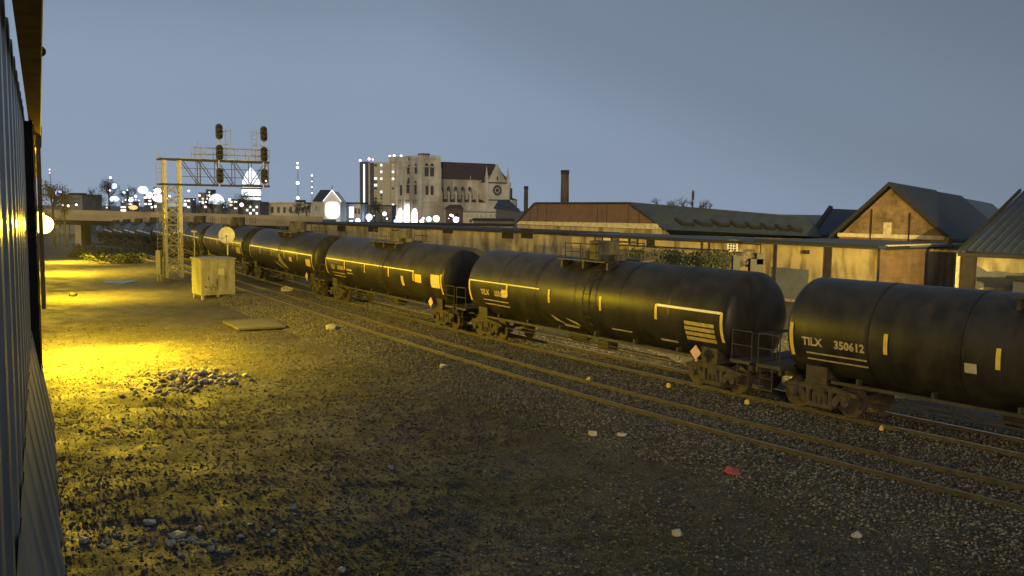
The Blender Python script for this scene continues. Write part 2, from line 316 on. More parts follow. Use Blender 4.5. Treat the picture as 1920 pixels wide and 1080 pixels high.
# loose stones as real pebbles
ICO = np.array([(0, 0, 1), (.9, 0, .1), (0, .9, -.1), (-.9, 0, .1), (0, -.9, -.1), (0, 0, -.7)]); IF = np.array([(0, 1, 2), (0, 2, 3), (0, 3, 4), (0, 4, 1), (5, 2, 1), (5, 3, 2), (5, 4, 3), (5, 1, 4)])
def stones(name, x, y, size, m, label, flat=0.65, zoff=0.0, zs=None):
    n = len(x); z = gz(x, y) if zs is None else zs; a = RNG.random(n)*6.28; jit = 0.65+0.7*RNG.random((n, 6, 1)); V = ICO[None]*jit*np.stack([0.8+.5*RNG.random(n), 0.7+.4*RNG.random(n), flat*(0.7+.6*RNG.random(n))], 1)[:, None]*size[:, None, None]
    tx = V[..., 0]*np.cos(a)[:, None]-V[..., 1]*np.sin(a)[:, None]; ty = V[..., 0]*np.sin(a)[:, None]+V[..., 1]*np.cos(a)[:, None]
    V = np.stack([tx+x[:, None], ty+y[:, None], V[..., 2]+z[:, None]+size[:, None]*0.15+zoff], -1).reshape(-1, 3); Fc = (IF[None]+np.arange(n)[:, None, None]*6).reshape(-1, 3)
    me = bpy.data.meshes.new(name); me.vertices.add(len(V)); me.vertices.foreach_set('co', V.ravel()); me.loops.add(Fc.size); me.loops.foreach_set('vertex_index', Fc.ravel()); me.polygons.add(len(Fc)); me.polygons.foreach_set('loop_start', np.arange(0, Fc.size, 3)); me.polygons.foreach_set('loop_total', np.full(len(Fc), 3)); me.update(calc_edges=True)
    me.materials.append(m); o = bpy.data.objects.new(name, me); sc.collection.objects.link(o); tag(o, label, None, None, 'stuff'); return o
def along(C, Nn, n, lo, hi, k0, k1):
    i = RNG.integers(k0, k1, n); w = lo+(hi-lo)*RNG.random(n); f = RNG.random(n)[:, None]; p = C[i]*(1-f)+C[np.minimum(i+1, len(C)-1)]*f
    return p[:, 0]+Nn[i, 0]*w, p[:, 1]+Nn[i, 1]*w
kk = int(np.argmin(np.abs(CA[:, 1]-60))); bx_, by_ = along(CA, nA, 90000, -3.6, 6.2, 20, kk)
stones('ballast', bx_, by_, 0.022+0.03*RNG.random(90000), M['stoneg'], 'dark crushed stone ballast round the rails')
n = 70000; gx = RNG.uniform(-14, 24, n); gy = 11+32*RNG.random(n)**1.3; keep = (vnoise(gx, gy, 3.2, 21)+vnoise(gx, gy, 1.1, 22)*.6+0.06*(gx+6)/6 > -0.02) & (np.abs(gx) < gy*0.64+1); gx, gy = gx[keep], gy[keep]
stones('gravel', gx, gy, 0.014+0.034*RNG.random(len(gx))**2, M['stoneg'], 'grey gravel strewn over the yard')
n = 75000; gx = RNG.uniform(-22, 14, n); gy = 12+34*RNG.random(n)**1.2; keep = (np.abs(gx) < gy*0.62+1); gx, gy = gx[keep], gy[keep]
stones('clods', gx, gy, 0.014+0.04*RNG.random(len(gx))**3, M['clod'], 'crumbs of brown earth and small chips all over the yard', 0.6)
n = 16000; gx = RNG.uniform(-18, 12, n); gy = 12+26*RNG.random(n)**1.2; keep = (np.abs(gx) < gy*0.62+1) & (vnoise(gx, gy, 2.2, 31) > -0.02); gx, gy = gx[keep], gy[keep]; zs_ = gz(gx, gy); vs = []; fs = []
an = RNG.random(len(gx))*6.28; hh_ = 0.05+0.09*RNG.random(len(gx))
for i in range(len(gx)):
    for j in range(3):
        a_ = an[i]+j*2.1; x, y, z, h = gx[i]+.02*j, gy[i], zs_[i], hh_[i]; k = len(vs); vs += [(x-.008*math.sin(a_), y+.008*math.cos(a_), z), (x+.008*math.sin(a_), y-.008*math.cos(a_), z), (x+h*.9*math.cos(a_), y+h*.9*math.sin(a_), z+h*.7)]; fs.append((k, k+1, k+2))
mb = MB(); mb.v = vs; mb.f = fs; mb.mi = [0]*len(fs); tag(mb.build('grass', M['leafb']), 'short dry grass tufts over the dirt yard', None, None, 'stuff')
g0 = G(340, 712, -0.25); n = 700; a = RNG.random(n)*6.28; rr = RNG.random(n)**0.6; sk = 1+.35*np.sin(3*a+1)+.2*np.sin(5*a); px_, py_ = g0.x+0.2+1.35*rr*sk*np.cos(a)+.15*RNG.normal(size=n), g0.y+1.9*rr*sk*np.sin(a)+.2*RNG.normal(size=n)
stones('rubble_heap', px_, py_, 0.03+0.15*RNG.random(n)**3, M['rubble'], 'heap of broken pale rubble stones in the lamp light', 0.7)
g1 = G(360, 1000, -0.3); n = 260; a = RNG.random(n)*6.28; rr = RNG.random(n); px_, py_ = g1.x+1.8*rr*np.cos(a), g1.y+0.9*rr*np.sin(a)
stones('rubble_scatter', px_, py_, 0.02+0.07*RNG.random(n)**3, M['rubble'], 'pale stones and scraps round the dark hollow', 0.6)
# ------------------------------------------------------------------ rails and sleepers
RP = [(-.07, -.17), (.07, -.17), (.07, -.155), (.012, -.135), (.012, -.045), (.036, -.035), (.036, 0), (-.036, 0), (-.036, -.035), (-.012, -.045), (-.012, -.135), (-.07, -.155)]
def rail(C, Nn, off, parent, name='rail', k0=0, k1=None, step=2, dz=0.0):
    idx = list(range(k0, (k1 or len(C)), step)); v = []; f = []; mi = []; n = len(RP)
    for i in idx:
        z = float(zb(C[i, 1]))+dz
        for (a, h) in RP: v.append((C[i, 0]+Nn[i, 0]*(off+a), C[i, 1]+Nn[i, 1]*(off+a), z+h))
    for k in range(len(idx)-1):
        for j in range(n):
            f.append((k*n+j, k*n+(j+1) % n, (k+1)*n+(j+1) % n, (k+1)*n+j)); mi.append(1 if j == 6 else 0)
    mb = MB(); mb.v = v; mb.f = f; mb.mi = mi; return mb.build(name, [M['rail'], M['railtop']], parent)
def track(C, Nn, D, label):
    r = thing('railway_track', label, 'railway track')
    rail(C, Nn, -0.753, r); rail(C, Nn, 0.753, r)
    S = arclen(C); L = S[-1]; mb = MB(); mb.box((0, 0, 0), (0.22, 2.6, 0.17)); base = None; stf = MB()
    for k, s in enumerate(np.arange(1, L-1, 0.56)):
        i = min(int(np.searchsorted(S, s)), len(C)-1); a = math.atan2(D[i, 1], D[i, 0])+RNG.normal()*0.01; loc = (C[i, 0], C[i, 1], float(zb(C[i, 1]))-0.262+RNG.normal()*0.006)
        if 12 <= k < 110:
            if base is None: base = mb.build('sleeper', M['tie'], r); o = base
            else: o = base.copy(); sc.collection.objects.link(o)
            o.location = loc; o.rotation_euler = (0, 0, a)
        else: stf.box((0, 0, 0), (0.22, 2.6, 0.17), Matrix.Translation(loc) @ Matrix.Rotation(a, 4, 'Z'))
    tag(stf.build('sleepers', M['tie'], r), None, None, None, 'stuff')
track(CA, nA, dA, 'empty near railway track of two dull yellow-lit rails')
track(CT, nT, dT, 'far railway track carrying the train of tank cars')
def pxidx(C, px):   # index of the curve point whose projection is nearest column px
    best, bi = 1e9, 0
    for i in range(len(C)):
        x, y = C[i]; z = float(zb(y))-CH; d = y*cp-z*sp_
        if d <= 0.5: continue
        X = x/d; Yv = (y*sp_+z*cp)/d; u = 960+F*(X*cr+Yv*sr)
        if abs(u-px) < best: best, bi = abs(u-px), i
    return bi
ka, kb = sorted((pxidx(LA, 700), pxidx(LA, 1150)))
tag(rail(LA, nA, 0.30, None, 'loose_rail', ka, kb, dz=-0.1), 'rusty spare rail lying between the rails of the near track', 'rail')
ka, kb = sorted((pxidx(LA, 760), pxidx(LA, 1640)))
tag(rail(LA, nA, 1.95, None, 'loose_rail', ka, kb, dz=-0.12), 'rusty spare rail lying between the two tracks', 'rail')
# ------------------------------------------------------------------ tank cars
HC, R, HL, XS = 2.36, 1.52, 8.15, 0.965
def tankprofile():
    pr = []
    for k in range(9): a = math.pi/2*k/8; pr.append((-HL+0.72*(1-math.sin(a)), R*math.cos(a) if k < 8 else 0))
    pr = pr[::-1]; 
    left = [(-HL+0.5*(1-math.cos(a)), R*math.sin(a)) for a in [math.pi/2*k/9 for k in range(10)]]
    return left + [(-x, r) for x, r in left[::-1]]
def lathe_x(mb, prof, z, n=48):
    base = len(mb.v)
    vs = []; fs = []
    for (x, r) in prof:
        for i in range(n): a = 2*math.pi*i/n; vs.append((x, r*math.cos(a), z+r*math.sin(a)))
    for k in range(len(prof)-1):
        for i in range(n): fs.append((k*n+i, k*n+(i+1) % n, (k+1)*n+(i+1) % n, (k+1)*n+i))
    mb.add(vs, fs)
def skin(x, z, off):   # point on the camera side (-y) of the tank at height z
    h = max(min((z-HC)/R, 0.99), -0.99); a = math.asin(h); r = R+off
    return (x, -r*math.cos(a), HC+r*math.sin(a))
def patch(mb, x0, x1, z0, z1, off=0.012, nz=6):
    vs = []; 
    for k in range(nz+1):
        z = z0+(z1-z0)*k/nz
        for x in (x0, x1): vs.append(skin(x, z, off))
    mb.add(vs, [(2*k, 2*k+1, 2*k+3, 2*k+2) for k in range(nz)])
def textmesh(txt, size, x, z, name, m, parent, off=0.014, bold=0.012):
    cu = bpy.data.curves.new(name, 'FONT'); cu.body = txt; cu.size = size; cu.offset = bold; cu.resolution_u = 2
    o = bpy.data.objects.new('tmp', cu); sc.collection.objects.link(o); dg = bpy.context.evaluated_depsgraph_get(); e = o.evaluated_get(dg); me = bpy.data.meshes.new_from_object(e)
    bpy.data.objects.remove(o); bpy.data.curves.remove(cu)
    for v in me.vertices: p = skin(x+v.co.x, z+v.co.y, off); v.co = p
    me.materials.clear(); me.materials.append(m); ob = bpy.data.objects.new(name, me); sc.collection.objects.link(ob); ob.parent = parent; return ob
def make_car(label):
    c = thing('tank_car', label, 'tank car', group='black tank cars of the passing train')
    mb = MB(); lathe_x(mb, tankprofile(), HC); mb.build('tank', M['tank'], c, True)
    mb = MB()
    for x in (-5.2, -2.6, 0.0, 2.6, 5.2):
        n = 48; vs = [(x+dx, (R+0.012)*math.cos(2*math.pi*i/n), HC+(R+0.012)*math.sin(2*math.pi*i/n)) for dx in (-.05, .05) for i in range(n)]; mb.add(vs, [(i, (i+1) % n, n+(i+1) % n, n+i) for i in range(n)])
    mb.build('jacket_band', M['tank'], c, True)
    mb = MB()  # underframe: stub sills, side runners, saddles
    for s in (-1, 1):
        mb = MB(); mb.box((s*7.2, 0, 0.95), (3.0, 0.55, 0.36)); mb.box((s*6.9, 0, 1.15), (0.7, 2.5, 0.5)); mb.box((s*8.45, 0, 1.18), (0.9, 3.0, 0.1)); mb.box((s*8.86, 0, 1.08), (0.08, 3.0, 0.24))
        mb.build('underframe', M['steel'], c)
    mb = MB()
    for y in (-1.35, 1.35):
        mb.box((0, y, 1.04), (12.6, 0.1, 0.09)); 
        for x in (-5.5, -3.3, -1.1, 1.1, 3.3, 5.5): mb.box((x, y*0.93, 1.12), (0.08, 0.18, 0.22))
    mb.build('side_sill', M['steel'], c)
    mb = MB(); mb.tube((-4.5, -0.75, 0.7), (4.5, -0.75, 0.66), 0.04); mb.tube((-2.0, 0.1, 0.68), (-0.8, 0.1, 0.68), 0.26, 10); mb.box((0.9, -0.5, 0.66), (0.6, 0.5, 0.35)); mb.tube((-5.5, -1.0, 0.62), (5.5, -1.0, 0.62), 0.025)
    mb.build('brake_gear', M['steel'], c)
    # dome platform amidships
    mb = MB(); mb.tube((0, 0, HC+R-0.12), (0, 0, HC+R+0.62), 0.55, 16); mb.tube((0, 0, HC+R+0.62), (0, 0, HC+R+0.7), 0.6, 16); mb.box((0.1, -0.5, HC+R+0.25), (0.5, 0.3, 0.6)); mb.tube((0.95, 0, HC+R-.1), (0.95, 0, HC+R+0.2), 0.24, 10); mb.tube((-1.0, 0, HC+R-.1), (-1.0, 0, HC+R+0.28), 0.16, 8)
    dome = mb.build('valve_housing', M['steel'], c)
    mb = MB()
    for y in (-0.95, 0.95): mb.box((0, y, HC+R-0.02), (3.0, 0.62, 0.05)); mb.box((0, y*0.9, HC+R-0.16), (0.1, 0.5, 0.35)); mb.box((1.4, y*0.85, HC+R-0.16), (0.1, 0.5, 0.35)); mb.box((-1.4, y*0.85, HC+R-0.16), (0.1, 0.5, 0.35))
    mb.build('platform', M['steel'], c)
    mb = MB()
    for y in (-1.24, 1.24):
        for x in (-0.95, 0, 0.95): mb.tube((x, y, HC+R-.1), (x, y, HC+R+0.62), 0.022, 5)
        for z in (0.3, 0.62): mb.tube((-0.95, y, HC+R+z), (0.95, y, HC+R+z), 0.022, 5)
    mb.build('platform_railing', M['steel'], c)
    mb = MB()
    for x in (0.75, 1.15):
        for k in range(13):
            z0 = HC-1.2+k*0.2; a0 = math.asin(max(min((z0-HC)/R, .98), -.98)); a1 = math.asin(max(min((z0+.2-HC)/R, .98), -.98)); r = R+0.17
            mb.tube((x, -r*math.cos(a0), z0), (x, -r*math.cos(a1), z0+.2), 0.02, 5)
    for k in range(9): z0 = HC-1.15+k*0.29; mb.tube((0.75, skin(0, z0, .17)[1], z0), (1.15, skin(0, z0, .17)[1], z0), 0.014, 5)
    mb.build('ladder', M['steel'], c)
    for s in (-1, 1):
        mb = MB()
        for y in (-1.46, 1.46):
            for x in (8.05, 8.85): mb.tube((s*x, y, 1.2), (s*x, y, 2.15), 0.02, 5)
            mb.tube((s*8.05, y, 2.15), (s*8.85, y, 2.15), 0.02, 5); mb.tube((s*8.05, y, 1.7), (s*8.85, y, 1.7), 0.02, 5)
        mb.tube((s*8.86, -1.46, 2.1), (s*8.86, 1.46, 2.1), 0.025, 5); mb.tube((s*8.86, -0.5, 1.2), (s*8.86, -0.5, 2.1), 0.02, 5); mb.tube((s*8.86, 0.5, 1.2), (s*8.86, 0.5, 2.1), 0.02, 5)
        mb.build('end_railing', M['steel'], c)
        mb = MB()
        for y in (-1.47, 1.47):
            for x in (8.3, 8.75): mb.tube((s*x, y, 0.42), (s*x, y, 1.2), 0.02, 5)
            for z in (0.45, 0.8): mb.tube((s*8.3, y, z), (s*8.75, y, z), 0.02, 5)
        islands(mb, 'step', M['truck'], c)
        mb = MB(); mb.box((s*8.6, 0, 0.86), (0.75, 0.26, 0.26)); mb.box((s*8.93, 0.05*s, 0.86), (0.12, 0.34, 0.34)); mb.build('coupler', M['steel'], c)
    mb = MB(); mb.tube((-8.92, 0.95, 2.0), (-8.98, 0.95, 2.0), 0.28, 14); mb.tube((-8.8, 0.95, 1.2), (-8.8, 0.95, 2.0), 0.03, 5); mb.build('brake_wheel', M['steel'], c)
    for s in (-1, 1):
        mb = MB()
        for y in (-1.02, 1.02):   # cast side frames: top chord, two pedestals, sloping tension legs, spring nest
            x0 = s*6.9; w = 0.13
            mb.prism([(x0-1.25, y-w/2, 0.62), (x0-1.2, y-w/2, 0.74), (x0-0.4, y-w/2, 0.86), (x0+0.4, y-w/2, 0.86), (x0+1.2, y-w/2, 0.74), (x0+1.25, y-w/2, 0.62), (x0+0.5, y-w/2, 0.68), (x0-0.5, y-w/2, 0.68)], (0, w, 0))
            mb.prism([(x0-0.85, y-w/2, 0.66), (x0-0.62, y-w/2, 0.68), (x0-0.25, y-w/2, 0.26), (x0-0.5, y-w/2, 0.2)], (0, w, 0)); mb.prism([(x0+0.62, y-w/2, 0.68), (x0+0.85, y-w/2, 0.66), (x0+0.5, y-w/2, 0.2), (x0+0.25, y-w/2, 0.26)], (0, w, 0))
            mb.box((x0, y, 0.24), (0.95, 0.2, 0.12)); mb.box((x0-0.38, y, 0.5), (0.12, 0.15, 0.4)); mb.box((x0+0.38, y, 0.5), (0.12, 0.15, 0.4))
            for k in (-.18, 0, .18): mb.tube((x0+k, y, 0.3), (x0+k, y, 0.6), 0.075, 8)
            for k in (-.89, .89): mb.tube((x0+k, y-0.12, 0.46), (x0+k, y+0.12, 0.46), 0.13, 10)
            for k in (-.89, .89): mb.box((x0+k, y, 0.58), (0.34, 0.18, 0.12))
        mb.box((s*6.9, 0, 0.62), (0.4, 2.2, 0.24)); fr = mb.build('bogie', M['truck'], c)
        for k in (-.89, .89):
            mb = MB(); x = s*6.9+k; mb.tube((x, -.75, .46), (x, .75, .46), 0.08, 8)
            for y in (-.76, .76): mb.tube((x, y-0.065, .46), (x, y+0.065, .46), 0.455, 28); mb.tube((x, y*0.92-.02, .46), (x, y*0.92+.02, .46), 0.49, 28); mb.tube((x, y-0.08, .46), (x, y+0.08, .46), 0.15, 12)
            mb.build('wheelset', M['wheel'], fr)
    for x, h in ((-7.62, 0.95), (-4.6, 0.55), (-1.6, 0.52), (1.6, 0.52), (4.6, 0.52), (7.62, 0.95)):
        mb = MB(); patch(mb, x-0.06, x+0.06, HC+0.26-h, HC+0.26, 0.02); mb.build('reflector', M['tapey'], c)
    for o in c.children_recursive: o.data.transform(Matrix.Scale(XS, 4, (1, 0, 0)))
    return c
SA = arclen(CT)
def car_at(s):
    a = np.array([np.interp(s-6.65, SA, CT[:, i]) for i in (0, 1)]); b_ = np.array([np.interp(s+6.65, SA, CT[:, i]) for i in (0, 1)]); m = (a+b_)/2; d = a-b_   # local +x = towards small s (right)
    return (m[0], m[1], float(zb(m[1]))), math.atan2(d[1], d[0])
LC = 17.25; sg = SA[pxidx(LT, 878)]
names = {2: 'black tank car in mid picture with lettering and painted highlight segments on its side', 3: 'black tank car behind the middle one, with ochre and peach panels at its near end', 4: 'black tank car with curved pale graffiti strokes low on its side',
         1: 'nearest black tank car, cut off by the right edge', 5: 'black tank car seen directly behind the round dish'}
loc, rz = car_at(sg-LC/2); c2 = make_car(names[2]); c2.location = loc; c2.rotation_euler = (0, 0, rz)
extra = {}
cars = {2: c2}
for k in (1, 3, 4, 5, 6, 7, 8, 9, 10, 11, 12):
    s = sg-LC/2+(k-2)*LC
    if s > SA[-1]-8 or s < 8: continue
    loc, rz = car_at(s); lab = names.get(k) or {6: 'black tank car passing behind the signal tower', 7: 'black tank car just left of the signal tower with a painted pale gleam', 8: 'small distant tank car, second left of the signal tower', 9: 'distant tank car near the overpass, third left of the signal tower', 10: 'tiny far tank car, fourth left of the signal tower'}.get(k, ('tiny far tank car where the train meets the overpass' if k==11 else 'last tiny tank car in sight, beyond the overpass'))
    cars[k] = dup(c2, loc, rz, lab, 'black tank cars of the passing train')
def marks(c, x0, word, num):
    textmesh(word, 0.31, x0, HC-0.33, 'reporting_mark', M['lett'], c); textmesh(num, 0.31, x0+1.02, HC-0.33, 'car_number', M['lett'], c)
    for z in (HC-0.58, HC-0.76):
        mb = MB(); patch(mb, x0+0.1, x0+2.0, z, z+0.045, 0.014, 1); mb.build('stencil_line', M['lett'], c)
marks(cars[2], -6.45, 'TILX', '350537'); marks(cars[1], -7.0, 'TILX', '350612'); marks(cars[3], -6.6, 'TILX', '350588')
def highlight_line(c, x0, x1, z=HC+0.2, w=0.05, m=None):
    mb = MB(); patch(mb, x0, x1, z, z+w, 0.014, 1); mb.build('painted_highlight', m or M['tape'], c)  # thin pale strip paints in the lamp's highlight along the tank
def panel(c, x0, x1, z0, z1, m, name='data_panel'): mb = MB(); patch(mb, x0, x1, z0, z1, 0.016, 4); return mb.build(name, m, c)
panel(cars[2], -4.85, -4.5, HC-0.35, HC-0.02, M['pinkp']); 
for i in range(4): panel(cars[2], 5.75, 7.05, HC-0.78+i*0.17, HC-0.66+i*0.17, M['panel'])
panel(cars[2], -1.1, -0.2, HC-1.16, HC-1.06, M['graf'], 'stencil_line'); panel(cars[2], 1.9, 3.0, HC-0.92, HC-0.87, M['graf'], 'stencil_line'); panel(cars[2], 4.4, 5.2, HC-1.0, HC-0.93, M['graf'], 'stencil_line')
panel(cars[3], 4.6, 5.3, HC-0.3, HC+0.1, M['tapey']); panel(cars[3], 6.3, 7.2, HC-0.42, HC+0.2, M['pinkp']); panel(cars[3], -4.2, -3.4, HC-0.32, HC-0.22, M['graf'], 'stencil_line'); panel(cars[3], -4.2, -3.4, HC-0.5, HC-0.44, M['graf'], 'stencil_line'); panel(cars[3], 3.0, 3.3, HC-0.6, HC-0.1, M['graf'])
panel(cars[1], -2.35, -2.05, HC-0.45, HC-0.2, M['graf']); panel(cars[1], 1.7, 2.6, HC-0.62, HC-0.26, M['tapey']); panel(cars[4], 6.1, 7.0, HC-0.5, HC-0.05, M['tapey']); panel(cars[4], 2.6, 3.2, HC-0.4, HC-0.1, M['tapey'])
panel(cars[5], 5.4, 6.8, HC-0.6, HC-0.1, M['panel'])
def graf(c, pts, w, m=M['graf']):
    mb = MB()
    for i in range(len(pts)-1):
        (xa, za), (xb, zb_) = pts[i], pts[i+1]; wa = w*math.sin(math.pi*(i+0.15)/(len(pts)-0.7)); wb = w*math.sin(math.pi*(i+1.15)/(len(pts)-0.7)) if i < len(pts)-2 else 0.02
        mb.add([skin(xa-wa/2, za, .017), skin(xa+wa/2, za, .017), skin(xb+wb/2, zb_, .017), skin(xb-wb/2, zb_, .017)], [(0, 1, 2, 3)])
    mb.build('graffiti', m, c)
graf(cars[4], [(0.3, HC+0.12), (0.35, HC-0.2), (0.55, HC-0.55), (0.95, HC-0.85), (1.5, HC-1.05)], 1.0); graf(cars[4], [(-0.9, HC-0.55), (-0.6, HC-0.75), (-0.1, HC-0.95), (0.3, HC-1.05)], 0.5)
graf(cars[2], [(-1.6, HC-0.75), (-1.3, HC-0.95), (-0.9, HC-1.05)], 0.35); graf(cars[2], [(-0.7, HC-0.78), (-0.3, HC-0.9), (0.0, HC-1.05)], 0.4)
highlight_line(cars[2], -7.3, -2.2); highlight_line(cars[2], 4.45, 7.35, w=.08); highlight_line(cars[3], -7.3, 4.4); highlight_line(cars[4], -7.3, 7.3, w=.07)
for k in (5, 6): highlight_line(cars[k], -7.3, 7.3, w=.08)
for k in (7, 8, 9, 10, 11): highlight_line(cars[k], -7.3, 7.3, w=.14)
for k in (1, 2, 3, 4):
    mb = MB(); x, z, r = 6.3, 1.22, 0.24; mb.prism([(x-r, -1.50, z), (x, -1.50, z+r), (x+r, -1.50, z), (x, -1.50, z-r)], (0, -0.02, 0)); mb.box((x, -1.47, z-0.1), (0.05, 0.04, 0.4)); mb.build('placard', M['placard'], cars[k])
# ------------------------------------------------------------------ left building wall with lamps
vd = ray(74, 380); vd = Vector((vd[0], vd[1], 0)).normalized(); rd = Vector((vd.y, -vd.x, 0))
def W(s, l, z): p = vd*s+rd*l; return Vector((p.x, p.y, z))
wr = thing('metal_shed', 'grey corrugated metal building wall filling the left edge', 'building', (0, 0, 0))
mb = MB(); prof = []; s = 2.0
while s < 27.5:
    prof += [(s, -0.37), (s+0.9, -0.37), (s+1.0, -0.30), (s+1.5, -0.30), (s+1.6, -0.37)]; s += 1.9
n = len(prof); vs = [W(a, l, -0.6) for a, l in prof]+[W(a, l, 8.4) for a, l in prof]; mb.add(vs, [(i, i+1, n+i+1, n+i) for i in range(n-1)]); mb.build('corrugated_wall', M['siding'], wr)
mb = MB(); prof = []; s = 29.0
while s < 104:
    prof += [(s, -0.36), (s+0.25, -0.36), (s+0.3, -0.32), (s+0.45, -0.32), (s+0.5, -0.36)]; s += 0.6
n = len(prof); vs = [W(a, l, -3) for a, l in prof]+[W(a, l, 8.4) for a, l in prof]; mb.add(vs, [(i, i+1, n+i+1, n+i) for i in range(n-1)]); mb.build('corrugated_wall', M['siding'], wr)
def wbox(mb, s0, s1, l0, l1, z0, z1, mi=0):
    q = [W(s0, l0, z0), W(s1, l0, z0), W(s1, l1, z0), W(s0, l1, z0)]; mb.prism(q, (0, 0, z1-z0), mi)
mb = MB(); prof = []; s = 2.0
while s < 27.2: prof += [(s, 0), (s+0.9, 0), (s+1.0, .05), (s+1.5, .05), (s+1.6, 0)]; s += 1.9
n = len(prof); vs = [W(a, .20+h, -0.7) for a, h in prof]+[W(a, -.02+h, 0.6) for a, h in prof]+[W(a, -.30+h*.3, 2.4) for a, h in prof]; mb.add(vs, [(k*n+i, k*n+i+1, (k+1)*n+i+1, (k+1)*n+i) for k in (0, 1) for i in range(n-1)]); mb.build('skirt_panel', M['siding'], wr)
mb = MB(); wbox(mb, 27.5, 28.9, -0.9, -0.10, -0.6, 8.0); mb.build('door_jamb', M['darkm'], wr)
mb = MB(); wbox(mb, 28.95, 29.15, -0.5, -0.065, -0.6, 8.0); mb.build('corner_trim', M['fascia'], wr)
mb = MB(); wbox(mb, 2.0, 104, -6.0, -0.40, -3.0, 8.3); mb.build('wall_core', M['darkm'], wr)
mb = MB(); wbox(mb, 2.0, 104, -0.19, 0.085, 8.0, 8.4); mb.build('eave', M['fascia'], wr)
mb = MB(); wbox(mb, 2.0, 104, 0.086, 0.10, 7.98, 8.45); mb.build('gutter', M['darkm'], wr)
mb = MB(); mb.tube(W(33.5, 0.02, 2.3), W(33.5, 0.02, 8.0), 0.07, 8); mb.tube(W(33.5, 0.02, 7.6), W(33.5, 0.05, 8.3), 0.1, 8); islands(mb, 'downpipe', M['fascia'], wr)
def lamp(s, z, l, power, rad, label, flood=None, spot=None):
    r = thing('wall_lamp', label, 'wall lamp', W(s, l, z), group='sodium lamps along the shed wall')
    b0 = W(s, l, z)
    mb = MB(); mb.tube(W(s, -0.34, z+0.12)-b0, Vector((0, 0, 0.14)), 0.03, 6); mb.build('bracket', M['darkm'], r)
    mb = MB(); mb.prism([Vector((-.16, -.12, .06)), Vector((.16, -.12, .06)), Vector((.16, .12, .06)), Vector((-.16, .12, .06))], (0, 0, 0.1)); mb.build('housing', M['darkm'], r)
    mb = MB(); mb.sphere((-rd.x*.1, -rd.y*.1, 0), rad*1.9, 16, 12); mb.build('lens', M['e_sod'], r, True); lp = rd*.42-vd*.06
    L = bpy.data.lights.new('lamp_light', 'POINT'); L.energy = power; L.color = (1, 0.67, 0.02); L.shadow_soft_size = rad*.5
    lo = bpy.data.objects.new('lamp_light', L); sc.collection.objects.link(lo); lo.parent = r; lo.location = lp
    if spot:
        S = bpy.data.lights.new('lamp_beam', 'SPOT'); S.energy = spot[0]; S.color = (1, 0.68, 0.02); S.spot_size = math.radians(spot[2]); S.spot_blend = 1.0; S.shadow_soft_size = rad*.5
        o = bpy.data.objects.new('lamp_beam', S); sc.collection.objects.link(o); o.parent = r; o.location = lp; o.rotation_euler = (Vector(spot[1])-b0).to_track_quat('-Z', 'Y').to_euler()
    return r
lamp(41.5, 4.9, 0.2, 13500, 0.2, 'blazing yellow sodium lamp on the shed wall edge at the left', spot=(30000, (-16.6, 35.4, 0), 92))
lamp(64, 4.7, 0.12, 2500, 0.16, 'second sodium lamp of the shed wall, just behind the blazing one', spot=(16000, W(64, 2.5, 0), 100))
lamp(86, 4.6, 0.1, 4000, 0.16, 'third sodium lamp further along the shed wall', spot=(20000, W(86, 3.5, -1), 110))
lamp(103, 4.2, 0.2, 3000, 0.16, 'farthest sodium lamp at the end of the shed wall', spot=(22000, W(103, 4, -1), 110))
# floodlight of the warehouse yard, beyond the right edge of the picture
r = thing('yard_floodlight', 'yard floodlight on a pole beyond the train, right of the picture', 'floodlight', (20, 24, -.4)); mb = MB(); mb.tube((0, 0, 0), (0, 0, 5), .09, 8); mb.build('pole', M['darkm'], r)
mb = MB(); mb.box((0, 0, 5.1), (.5, .3, .35)); mb.build('housing', M['darkm'], r); mb = MB(); mb.box((-.27, .1, 5.1), (.03, .22, .25)); mb.build('lens', M['e_sod'], r)
S = bpy.data.lights.new('yard_beam', 'SPOT'); S.energy = 70000; S.color = (1, 0.74, 0.2); S.spot_size = math.radians(85); S.spot_blend = 0.7; S.shadow_soft_size = 0.12
o = bpy.data.objects.new('yard_beam', S); sc.collection.objects.link(o); o.parent = r; o.location = (-.5, .3, 5.0); o.rotation_euler = Vector((-13, 40, -1.5)).to_track_quat('-Z', 'Y').to_euler()
g = P(86, 157, 27); mb = MB(); mb.sphere((0, 0, 0), 0.13, 12, 8); o = mb.build('dome_camera', M['darkm'], None, True); o.location = W(24, 0.12, 9.35); tag(o, 'small dark round dome on the eave of the shed at the left', 'dome camera')
